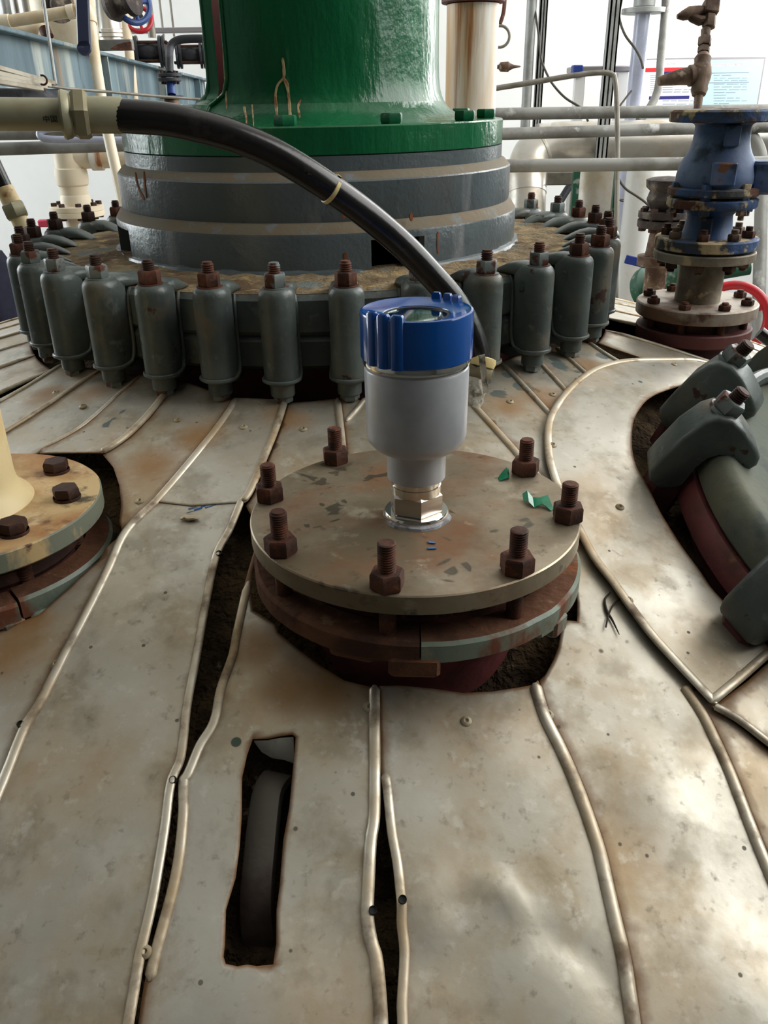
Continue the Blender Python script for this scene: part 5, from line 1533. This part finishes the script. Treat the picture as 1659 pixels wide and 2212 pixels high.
o = obj('green_post', MB().box(p.x - .006, p.x + .006, p.y - .011, p.y + .011, 0, zrow(1325, 370, p)), m_valvegreen, sharp=20); rebase(o, (p.x, p.y, 0)); kindly(o, 'very thin green post between the wide clad riser and the white riser', 'post')
a, b = U(1180, 386, 3.0), U(1242, 378, 3.0)
o = obj('crossbar', MB().cbox(a.x, b.x, a.y - .01, a.y + .01, a.z - .022, a.z + .022, .003), m_conduit, sharp=20); rebase(o, (a.x, a.y, a.z)); kindly(o, 'short dark grey crossbar left of the slim green post', 'bar')
pipe('black_hose_bit', 'short black hose end hooked up behind the back right clamps', 'hose', [(1232, 400, 3.1), (1224, 412, 3.1), (1216, 425, 3.1), (1208, 440, 3.1), (1200, 470, 3.1)], .014, m_black)
pipe('cable', 'cable dropping across the white riser to the dark valve', 'cable', [(1320, 340, 2.8), (1336, 385, 2.8), (1352, 408, 2.8), (1376, 424, 2.8), (1395, 438, 2.8), (1410, 455, 2.8)], .004, m_cable, seg=8)
M = frame(U(1368, 434, 2.95), (0.05, 0, 1))
o = obj('wire_tie', MB().torus(.0505, .0022, M, 28, 6), m_rust); rebase(o, M.translation); kindly(o, 'rusty wire tie round the plain white riser', 'wire')
a = U(1374, 565, 2.55)
o = obj('blue_strap', MB().cbox(a.x - .035, a.x + .035, a.y - .003, a.y + .003, a.z - .013, a.z + .013, .002, ), m_bluestrap, sharp=20); rebase(o, a); o.rotation_euler = (0, R_(14), 0); kindly(o, 'blue flat strap across the foot of the white riser', 'strap')
# dark valve stack behind the blue valve
p = U(1436, 440, 2.1)
dv = thing('dark_valve', 'dark scaled flanged valve standing left behind the blue valve', 'valve', (p.x, p.y, zd(p.x, p.y) + .004))
def zp(py): return zrow(1436, py, p)
Tq = Matrix.Translation((p.x, p.y, 0))
obj('stem_pipe', MB().lathe([(.028, zd(p.x, p.y) + .004), (.028, zp(560)), (.034, zp(550)), (.03, zp(520)), (.026, zp(490))], 28, Tq), m_rustpipe, dv, world=True)
obj('flange', MB().lathe([(.0, zp(490)), (.060, zp(490)), (.062, zp(488)), (.062, zp(474)), (.0, zp(473))], 36, Tq), m_blackrust, dv, world=True)
obj('flange_upper', MB().lathe([(.0, zp(470)), (.060, zp(470)), (.062, zp(468)), (.062, zp(456)), (.0, zp(455))], 36, Tq), m_blackrust, dv, world=True)
obj('body', MB().lathe([(.03, zp(456)), (.04, zp(445)), (.046, zp(430)), (.04, zp(412)), (.05, zp(404)), (.052, zp(388)), (.04, zp(384)), (.0, zp(380))], 28, Tq), m_blackrust, dv, world=True)
obj('lower_flange', MB().lathe([(.0, zp(572)), (.052, zp(572)), (.052, zp(552)), (.0, zp(551))], 32, Tq), m_rustpipe, dv, world=True)
for k in range(8):
    a = 2 * PI * k / 8; M = Tq @ Matrix.Translation((.05 * math.cos(a), .05 * math.sin(a), 0))
    obj('bolt', MB().hexa(.010, zp(498), zp(448), M), m_rustd, dv, world=True)
# green gate valve with red wheel low behind
c = U(1455, 600, 2.55)
gvv = thing('green_gate_valve', 'low dark green gate valve body behind the grey spool', 'valve', M=Matrix.Translation(c))
M = frame(c, (.35, -.5, .35)) @ Matrix.Scale(1.18, 4)
obj('body', MB().lathe([(.0, -.10), (.055, -.10), (.06, -.09), (.06, -.07), (.035, -.06), (.045, -.01), (.045, .02), (.034, .04), (.034, .075), (.055, .08), (.057, .10), (.0, .105)], 32, M), m_valvegreen, gvv, world=True)
obj('bonnet', MB().cyl(c + Vector((.0, 0, .0)), c + Vector((.22, -.02, .03)), .030, .021, 20), m_valvegreen, gvv, world=True)
c = U(1580, 690, 2.3)
M = frame(c, (-.35, -.9, .2))
rw = thing('red_handwheel', 'bright red valve handwheel behind the wide foot flange at right', 'handwheel', M=M)
obj('rim', MB().torus(.092, .0124, M, 48, 12), m_redwheel, rw, world=True)
for k in range(4):
    a = 2 * PI * k / 4 + .4
    obj('spoke', MB().tube([M @ Vector((0, 0, 0)), M @ Vector((.092 * math.cos(a), .092 * math.sin(a), 0))], .008, 8), m_redwheel, rw, world=True)
obj('hub', disc(c, M.col[2].to_3d(), .02, .026), m_redwheel, rw, world=True)
obj('stem', MB().cyl(c, c - M.col[2].to_3d() * .12, .009), m_black, rw, world=True)
pipe('black_lead', 'black rubber lead passing the right edge behind the manhole', 'hose', [(1640, 718, 1.58), (1662, 735, 1.58), (1700, 760, 1.58), (1800, 830, 1.58)], .012, m_hose)
pipe('yellow_line', 'thin pale yellow line hanging down at the right edge', 'cord', [(1652, 330, 3.1), (1648, 420, 3.1), (1640, 560, 3.1), (1632, 720, 3.1)], .003, m_yellow, seg=6)
# rusty sampling pipe
sx = 1.55
tp = thing('sampling_pipe', 'rusty brown sampling pipe with side cocks rising above the blue valve', 'pipe', M=Matrix.Translation(U(1508, 240, sx)))
def SV(px, py): return U(px, py, sx)
obj('pipe', MB().tube([SV(1506, 245), SV(1512, 190), SV(1523, 90), SV(1530, 40), SV(1538, -80)], .0075, 14), m_rustpipe, tp, world=True)
up = (SV(1523, 90) - SV(1512, 190)).normalized()
M = frame(SV(1510, 200), up)
obj('tee', MB().lathe([(.006, -.008), (.0125, -.004), (.0155, .006), (.0145, .012), (.0175, .024), (.019, .034), (.0175, .046), (.0145, .056), (.0155, .064), (.0105, .072), (.009, .074)], 24, M), m_rustpipe, tp, world=True)
obj('nipple', MB().lathe([(.008, .074), (.0115, .075), (.0115, .084), (.009, .086), (.009, .09)], 6, M), m_rustpipe, tp, world=True)
obj('union', MB().hexa(.0125, .088, .104, M).lathe([(.008, .104), (.009, .118), (.0075, .12)], 14, M), m_rustpipe, tp, world=True)
obj('side_arm', MB().tube([SV(1505, 163), SV(1470, 166), SV(1440, 172), SV(1423, 176)], [.0165, .0140, .0105, .0075], 16), m_rustpipe, tp, world=True)
obj('side_ring', MB().tube([SV(1497, 163), SV(1489, 164)], .0185, 20), m_rustpipe, tp, world=True)
obj('upper_cross', MB().cbox(-.013, .013, -.013, .013, -.006, .022, .002, frame(SV(1534, 26), up)).hexa(.0125, -.03, -.007, frame(SV(1534, 26), up)), m_rustpipe, tp, world=True)
obj('cock', MB().tube([SV(1530, 22), SV(1510, 24), SV(1490, 28), SV(1474, 34), SV(1463, 36)], [.007, .0095, .0115, .0085, .004], 12), m_rustpipe, tp, world=True)
obj('cock_handle', MB().tube([SV(1526, 42), SV(1512, 45), SV(1495, 38), SV(1484, 30)], [.007, .009, .008, .005], 10), m_rustpipe, tp, world=True)
# notice board on the back wall
yb = YB - .012
def onwall(px, py, y=None):
    d = ray(px, py); t = ((YB if y is None else y)) / d.y
    return CAM + d * t
nb_ = thing('notice_board', 'wall notice board with red headed white poster and pale blue text poster', 'notice board', M=Matrix.Translation(onwall(1510, 290)))
def wrect(px0, py0, px1, py1, off, th, m, name, par, lab=None):
    a, b = onwall(px0, py0), onwall(px1, py1)
    o = obj(name, MB().box(a.x, b.x, YB - off - th, YB - off, b.z, a.z), m, par, world=True, sharp=20, label=lab)
    return o
wrect(1386, 127, 1632, 250, .0, .010, m_frame, 'backing', nb_)
p1_ = wrect(1389, 130, 1506, 247, .010, .002, m_poster_w, 'poster_white', nb_, 'white poster with red and navy bars')
p2_ = wrect(1509, 130, 1629, 247, .010, .002, m_poster_b, 'poster_blue', nb_, 'pale blue poster with red title')
wrect(1389, 147, 1506, 154, .012, .0006, m_ink_red, 'title_bar', p1_)
wrect(1430, 155, 1506, 160, .012, .0006, m_ink_navy, 'text_bar', p1_)
wrect(1401, 208, 1487, 214, .012, .0006, m_ink_navy, 'text_bar', p1_)
def wtext(s, px, py, hpx, m, par, off):
    v, f = text_mesh(s, 1.0, 0.0)
    c = onwall(px, py); h = abs(onwall(px, py - hpx / 2).z - onwall(px, py + hpx / 2).z)
    M = Matrix.Translation((c.x, YB - off, c.z)) @ Matrix.Rotation(PI / 2, 4, 'X') @ Matrix.Scale(h, 4)
    mb = MB(); mb.add(v, f, M)
    return obj('lettering', mb, m, par, world=True, merge=False, flat=True)
wtext('\u5de5\u4f5c\u573a\u6240\u804c\u4e1a\u5371\u5bb3\u544a\u77e5', 1570, 141, 8, m_ink_pink, p2_, .0125)
wtext('\u804c\u4e1a\u5371\u5bb3', 1448, 139, 5, m_ink_grey, p1_, .0125)
random.seed(3)
def lines(x0, x1, rows, par, m, h=1.6):
    mb = MB()
    for py in rows:
        x = x0
        while x < x1 - 6:
            wd = random.uniform(8, 30); xe = min(x + wd, x1)
            a, b = onwall(x, py), onwall(xe, py + h)
            mb.box(a.x, b.x, YB - .0126, YB - .012, b.z, a.z)
            x = xe + random.uniform(2, 5)
            if random.random() < .12: break
    o = obj('text_lines', mb, m, par, world=True, sharp=20); o['kind'] = 'stuff'
lines(1540, 1612, [162, 168, 173, 181, 187, 193, 199, 205, 211, 217, 223, 228, 234], p2_, m_ink_grey)
lines(1430, 1500, [183, 188, 193, 198, 217, 224], p1_, m_ink_grey)
lines(1403, 1424, [163, 167, 171, 175, 180, 184, 188, 192, 196, 200], p1_, m_ink_grey, 1.0)
for py in (157, 178):
    wrect(1528, py, 1616, py + 1, .012, .0005, m_ink_grey, 'rule', p2_)

# ---------------------------------------------------------------- left background
# weathered blue beam running away from the viewer
bt = [U(-90, 40, 1.75), U(440, 172, 4.2)]
d_ = (bt[1] - bt[0]); d_.z = 0
b1 = bt[1].copy(); b0 = bt[0] + (bt[0] - b1).normalized() * 1.3
bd = (b1 - b0).normalized(); sd = bd.cross(Z3).normalized(); up_ = sd.cross(bd)
beam = thing('steel_beam', 'weathered light blue steel beam running back along the left side', 'beam', M=Matrix.Translation(b0))
LB = (b1 - b0).length
Mb = Matrix((bd, -sd, up_)).transposed().to_4x4(); Mb.translation = b0
HB = .125
obj('top_flange', MB().cbox(0, LB, -.035, .035, -.010, 0, .002, Mb), m_beam, beam, world=True, sharp=20)
obj('web', MB().box(0, LB, -.004, .004, -HB, -.009, Mb), m_beam, beam, world=True, sharp=20)
obj('bottom_flange', MB().cbox(0, LB, -.035, .035, -HB - .010, -HB, .002, Mb), m_beam, beam, world=True, sharp=20)
for k in (.2, .56, .75, .93):
    obj('stiffener', MB().box(LB * k, LB * k + .01, -.032, .032, -HB, -.009, Mb), m_beam, beam, world=True, sharp=20)
# cream pipes
c1 = thing('cream_service_pipe', 'slender cream pipe with a top elbow coming down past the blue beam to the drum', 'pipe', M=Matrix.Translation(U(272, 470, 2.35)))
obj('pipe', MB().tube(catmull([U(*q) for q in [(180, 16, 2.3), (190, 30, 2.3), (197, 60, 2.3), (206, 130, 2.3), (222, 230, 2.3), (240, 320, 2.3), (258, 400, 2.3), (274, 480, 2.3)]], 5), .0150, 18), m_cream2, c1, world=True)
obj('elbow', MB().tube(catmull([U(*q) for q in [(166, 22, 2.3), (182, 20, 2.3), (191, 30, 2.3), (196, 52, 2.3)]], 6), .018, 18), m_cream2, c1, world=True)
obj('run', MB().tube([U(-2200, 310, 2.3), U(20, 46, 2.3), U(172, 22, 2.3)], .0155, 18), m_cream2, c1, world=True)
obj('coupling', MB().tube([U(-10, 50, 2.3), U(22, 46, 2.3)], .0185, 18), m_cream2, c1, world=True)
obj('coupling', MB().tube([U(146, 27, 2.3), U(160, 24, 2.3)], .0185, 18), m_cream2, c1, world=True)
c2 = pipe('cream_service_pipe', 'second slender cream pipe, right of the first, beside the black valves', 'pipe', [(266, -40, 3.0), (274, 60, 3.0), (283, 150, 3.0), (297, 300, 3.0), (310, 420, 3.0)], .0165, m_cream2)
o = obj('cream_tank', MB().lathe([(0, -.02), (.10, -.02), (.11, .0), (.11, .28), (0, .28)], 32, Matrix.Translation(U(152, 112, 3.0))), m_cream2)
rebase(o, U(152, 112, 3.0) - Vector((0, 0, .02))); kindly(o, 'tan stained drum standing behind the blue beam at upper left', 'drum')
o = obj('cream_elbow', MB().tube(catmull([U(*q) for q in [(18, 66, 2.5), (50, 68, 2.5), (82, 66, 2.5), (96, 72, 2.5), (100, 92, 2.5)]], 5), [.010 + .012 * min(1, i / 8) for i in range(21)], 16), m_cream2)
rebase(o, U(100, 92, 2.5)); kindly(o, 'short tapering cream elbow lying above the blue beam', 'pipe')
o = obj('rust_collar', MB().tube([U(96, 62, 2.46), U(104, 80, 2.46)], .017, 14), m_rust); rebase(o, U(104, 80, 2.46)); kindly(o, 'small dark rusty collar on the cream elbow', 'collar')
a, b = U(176, -60, 1.9), U(182, 104, 1.9)
hd = thing('valve_lever', 'navy blue flat valve lever hanging down in front of the beam', 'lever', M=Matrix.Translation(b))
M = frame(a, b - a, (1, 0, 0))
obj('lever', MB().cbox(-.0155, .0155, -.004, .004, 0, (b - a).length, .003, M), m_navy, hd, world=True)
obj('rounded_tip', MB().lathe([(0, -.004), (.0155, -.004), (.0155, .004), (0, .004)], 24, frame(b, M.col[1].to_3d())), m_navy, hd, world=True)
vertical('steel_riser', 'shiny steel vertical pipe at the top left corner', 'pipe', 62, 20, 3.4, .038, m_clad, U(62, 44, 3.4).z, 3.5)
vertical('slim_riser', 'slim grey pipe at the very top left, left of the shiny one', 'pipe', 12, 15, 3.4, .02, m_zinc, U(12, 50, 3.4).z, 3.5)
vertical('slim_riser', 'slim grey pipe at top left touching the shiny pipe', 'pipe', 36, 15, 3.5, .012, m_conduit, U(36, 50, 3.5).z, 3.5)
p = U(236, 60, 3.3)
cr = thing('clad_riser', 'bright aluminium clad pipe with a double band flange at upper left', 'pipe', (p.x, p.y, U(236, 92, 3.3).z))
obj('pipe', MB().cyl((p.x, p.y, U(236, 92, 3.3).z), (p.x, p.y, 3.5), .046, seg=32), m_clad, cr, world=True)
for py in (68, 77):
    obj('band', disc((p.x, p.y, zrow(236, py, p)), Z3, .056, .014), m_clad, cr, world=True)
pipe('slim_riser', 'slim steel pipe between the clad pipe and the cream elbow', 'pipe', [(208, -30, 3.2), (214, 70, 3.2)], .008, m_zinc)
# shelf bracket with rust
a = U(215, 92, 2.9); b = U(286, 100, 2.9)
br = thing('angle_bracket', 'zinc angle bracket with flaking orange rust beside the second cream pipe', 'bracket', M=Matrix.Translation(a))
obj('plate', MB().cbox(a.x, b.x, a.y - .02, a.y + .02, b.z - .012, a.z + .008, .002), m_galv, br, world=True)
mb = MB(); q = [U(*s) for s in [(240, 106, 2.86), (256, 96, 2.86), (270, 92, 2.86), (284, 90, 2.86), (286, 108, 2.86), (262, 110, 2.86)]]
mb.loft([q, [v + Vector((0, -.012, 0)) for v in q]])
obj('rust_flake', mb, m_rust, br, world=True, sharp=20)
# ledge
a, b = U(195, 68, 4.3), U(446, 72, 4.3)
o = obj('wall_ledge', MB().cbox(a.x, b.x, a.y, a.y + .06, a.z - .012, a.z + .012, .003), m_frame, sharp=20); rebase(o, a); kindly(o, 'pale horizontal ledge crossing behind the handwheels at upper left', 'ledge')
vertical('grey_post', 'dark grey vertical post beside the red and blue handwheels', 'post', 324, 40, 3.6, .017, m_conduit, U(324, 80, 3.6).z, 3.5)
vertical('thin_conduit', 'left one of two thin conduits on the wall by the green stool', 'conduit', 349, 40, 4.4, .006, m_conduit, U(349, 78, 4.4).z, 3.5, seg=8)
vertical('thin_conduit', 'right one of two thin conduits on the wall by the green stool', 'conduit', 372, 40, 4.4, .006, m_conduit, U(372, 78, 4.4).z, 3.5, seg=8)
def wheel(lab, px, py, dep, R, r, m, ax_):
    M = frame(U(px, py, dep), ax_)
    t = thing('handwheel', lab, 'handwheel', M=M)
    obj('rim', MB().torus(R, r, M, 40, 10), m, t, world=True)
    for k in range(4):
        a = 2 * PI * k / 4 + .3
        obj('spoke', MB().tube([M @ Vector((0, 0, .004)), M @ Vector((R * math.cos(a), R * math.sin(a), 0))], r * .7, 8), m, t, world=True)
    obj('hub', MB().lathe([(0, -.01), (.018, -.01), (.018, .014), (0, .014)], 16, M), m_black, t, world=True)
    return t
wheel('blue handwheel at the top left in front of the red one', 286, 8, 2.8, .058, .010, m_bluewheel, (.55, -.8, .2))
wheel('red handwheel below and behind the blue one at top left', 300, 42, 3.0, .045, .008, m_redwheel, (.15, -.9, .5))
o = obj('stem_valve', MB().lathe([(0, -.05), (.04, -.05), (.05, -.03), (.034, -.01), (.034, .02), (.05, .03), (.05, .05), (0, .055)], 24, frame(U(262, 6, 2.75), (.9, -.3, .2))), m_blackrust)
rebase(o, U(262, 6, 2.75)); kindly(o, 'dark valve body behind the blue handwheel at the top', 'valve')
o = obj('dark_flange', MB().lathe([(0, -.02), (.045, -.02), (.045, .0), (.03, .002), (.03, .03), (0, .03)], 28, frame(U(128, 12, 2.4), (.5, -.8, -.1))), m_blackrust)
rebase(o, U(128, 12, 2.4)); kindly(o, 'dark round valve flange left of the navy lever at the top', 'flange')
# black flanged valve and black elbow
def blackvalve(lab, c, ax_, s):
    M = frame(c, ax_)
    t = thing('black_valve', lab, 'valve', M=M)
    obj('body', MB().lathe([(.02 * s, -.05 * s), (.028 * s, -.03 * s), (.036 * s, 0), (.028 * s, .03 * s), (.02 * s, .05 * s)], 24, M), m_black, t, world=True)
    for z in (-.055, -.042, .042, .055):
        obj('flange', MB().lathe([(0, (z - .005) * s), (.052 * s, (z - .005) * s), (.053 * s, z * s), (.052 * s, (z + .005) * s), (0, (z + .005) * s)], 28, M), m_black, t, world=True)
    for k in range(4):
        a = PI / 4 + PI / 2 * k
        obj('bolt', MB().cyl(M @ Vector((.042 * s * math.cos(a), .042 * s * math.sin(a), -.07 * s)), M @ Vector((.042 * s * math.cos(a), .042 * s * math.sin(a), .07 * s)), .005 * s, seg=8), m_rustd, t, world=True)
    return t
blackvalve('black flanged valve behind the second cream pipe', U(322, 112, 3.2), (1, .15, 0), 1.05)
blackvalve('black flanged valve close to the green stool window', U(412, 118, 3.3), (1, .15, 0), .95)
o = obj('rusty_adapter', MB().cyl(U(344, 114, 3.25), U(362, 114, 3.28), .036, .03, 20), m_rust); rebase(o, U(353, 114, 3.26)); kindly(o, 'rusty adapter between the two black valves', 'adapter')
be = thing('black_elbow_pipe', 'black elbow pipe dropping to a dark flange in front of the beam end', 'pipe', M=Matrix.Translation(U(368, 225, 2.9)))
obj('pipe', MB().tube(catmull([U(*q) for q in [(460, 84, 2.9), (410, 84, 2.9), (382, 88, 2.9), (368, 102, 2.9), (366, 130, 2.9), (367, 158, 2.9)]], 5), .0135, 16), m_black, be, world=True)
for py, r in ((162, .040), (172, .040)):
    obj('flange', disc(U(367, py, 2.9), Z3, r, .012, 28), m_black, be, world=True)
obj('blue_stub', MB().cyl(U(369, 178, 2.9), U(371, 205, 2.9), .015, seg=18), m_bluewheel, be, world=True)
obj('foot_flange', disc(U(371, 210, 2.9), Z3, .042, .010, 28), m_navy, be, world=True)
obj('foot', MB().cyl(U(371, 214, 2.9), U(373, 240, 2.9), .026, seg=20), m_rustpipe, be, world=True)
for k in range(4):
    a = PI / 4 + PI / 2 * k; c = U(367, 167, 2.9) + Vector((.031 * math.cos(a), .031 * math.sin(a), 0))
    obj('bolt', MB().cyl(c - Z3 * .022, c + Z3 * .02, .005, seg=8), m_rustd, be, world=True)
# bundle of flat bars, hanger rod, wire
for i, (y0, y1) in enumerate([(150, 180), (168, 186), (182, 191), (194, 196)]):
    a, b = U(-120, y0 - 36, 1.5), U(116, y1, 1.75); a = a + (a - b) * 2.0
    M = frame(a, b - a, (0, 0, 1))
    o = obj('flat_bar', MB().cbox(-.0045, .0045, -.006, .006, 0, (b - a).length - i * .012, .0012, M), m_bars, sharp=20)
    rebase(o, a)
    kindly(o, ['topmost', 'second from top', 'third from top', 'lowest'][i] + ' of four stacked zinc flat bars left above the hose fitting', 'bar', 'stack of zinc flat bars')
a, b = U(-160, 200, 1.6), U(124, 204, 1.8); a = a + (a - b) * 2.0
o = obj('dark_angle_bar', MB().cbox(-.010, .010, -.012, .012, 0, (b - a).length, .002, frame(a, b - a, (0, 0, 1))), m_black, sharp=20); rebase(o, a); kindly(o, 'dark bar under the stacked zinc bars', 'bar')
o = obj('wire_hook', MB().torus(.0085, .002, frame(U(92, 173, 1.7), (.2, -1, 0)), 20, 6, -PI * .7, PI * .6), m_rust); rebase(o, U(92, 173, 1.7)); kindly(o, 'small rusty wire hook on the zinc bars', 'hook')
pipe('hanger_rod', 'thin steel hanger rod crossing the blue beam down to the zinc bars', 'rod', [(86, -80, 1.75), (94, 0, 1.75), (120, 182, 1.75)], .0034, m_zinc, seg=8, straight=True)
pipe('steel_wire', 'thin grey wire stretched from the zinc bars to the green stool', 'wire', [(96, 183, 1.76), (140, 191, 1.8), (240, 199, 1.9), (340, 208, 2.0), (450, 216, 2.1)], .0032, m_conduit, seg=8)
# pipes below the hose fitting
pipe('rail_pipe', 'grey pipe just under the olive fitting at the left edge, above the long one', 'pipe', [(-2000, 345, 2.9), (0, 289, 2.9), (130, 287, 2.9), (300, 284, 2.9)], .021, m_galv, straight=True)
pipe('clear_tube', 'bluish translucent tube with a rounded bend lying on the left rails', 'tube', [(130, 276, 2.55), (100, 279, 2.55), (86, 287, 2.55), (90, 297, 2.55), (112, 301, 2.55), (170, 302, 2.55), (262, 303, 2.55), (330, 304, 2.55)], .0105, m_pvc, seg=14)
p = U(158, 400, 2.85)
ct = thing('cream_tee_pipe', 'cream white pipe tee with flanged foot behind the left clamps', 'pipe', (p.x, p.y, zrow(158, 480, p)))
Tq = Matrix.Translation((p.x, p.y, 0))
def zq(py): return zrow(158, py, p)
obj('body', MB().lathe([(0, zq(300)), (.046, zq(300)), (.048, zq(362)), (.053, zq(364)), (.055, zq(382)), (.053, zq(398)), (.047, zq(402)), (.046, zq(420)), (.050, zq(424)), (.052, zq(446)), (0, zq(446))], 40, Tq), m_cream2, ct, world=True)
obj('branch', MB().cyl((p.x, p.y, zq(338)), (p.x + .30, p.y + .02, zq(337)), .040, seg=28), m_cream2, ct, world=True)
obj('branch_collar', MB().cyl((p.x + .075, p.y + .004, zq(338)), (p.x + .115, p.y + .008, zq(338)), .0465, seg=28, ch=.002), m_white, ct, world=True)
obj('foot_flange', disc((p.x, p.y, zq(449)), Z3, .090, .018), m_cream2, ct, world=True)
obj('lower_flange', disc((p.x, p.y, zq(461)), Z3, .090, .018), m_cream2, ct, world=True)
obj('drop_pipe', MB().cyl((p.x, p.y, 0), (p.x, p.y, zq(463)), .045, seg=28), m_cream2, ct, world=True)
for k in range(8):
    a = .4 + 2 * PI * k / 8; M = Tq @ Matrix.Translation((.074 * math.cos(a), .074 * math.sin(a), 0))
    obj('flange_bolt', MB().hexa(.011, zq(472), zq(436), M, rot=k), m_rustd, ct, world=True)
obj('pink_lever', MB().cbox(-.022, .022, -.015, .015, -.012, .012, .004, Matrix.Translation(U(98, 482, 2.85))), m_pink, ct, world=True, label='small pink plastic lever')
mb = MB(); rings = []
c = U(-20, 660, 2.9)
for i in range(12):
    z = -.42 + .60 * i / 11; s_ = .19 * (1 - (max(0, i - 5) / 7) ** 2 * .8)
    rings.append([c + Vector((s_ * math.cos(t) * (1 + .1 * math.sin(3 * t + i)), s_ * .8 * math.sin(t) * (1 + .08 * math.sin(4 * t + i * .7)), z)) for t in [2 * PI * k / 28 for k in range(28)]])
mb.loft(rings)
o = obj('cloth_bundle', mb, m_navycloth, sharp=80); rebase(o, c - Vector((0, 0, .42))); kindly(o, 'dark navy cloth bundle peeking in at the left edge beyond the dome', 'bundle')
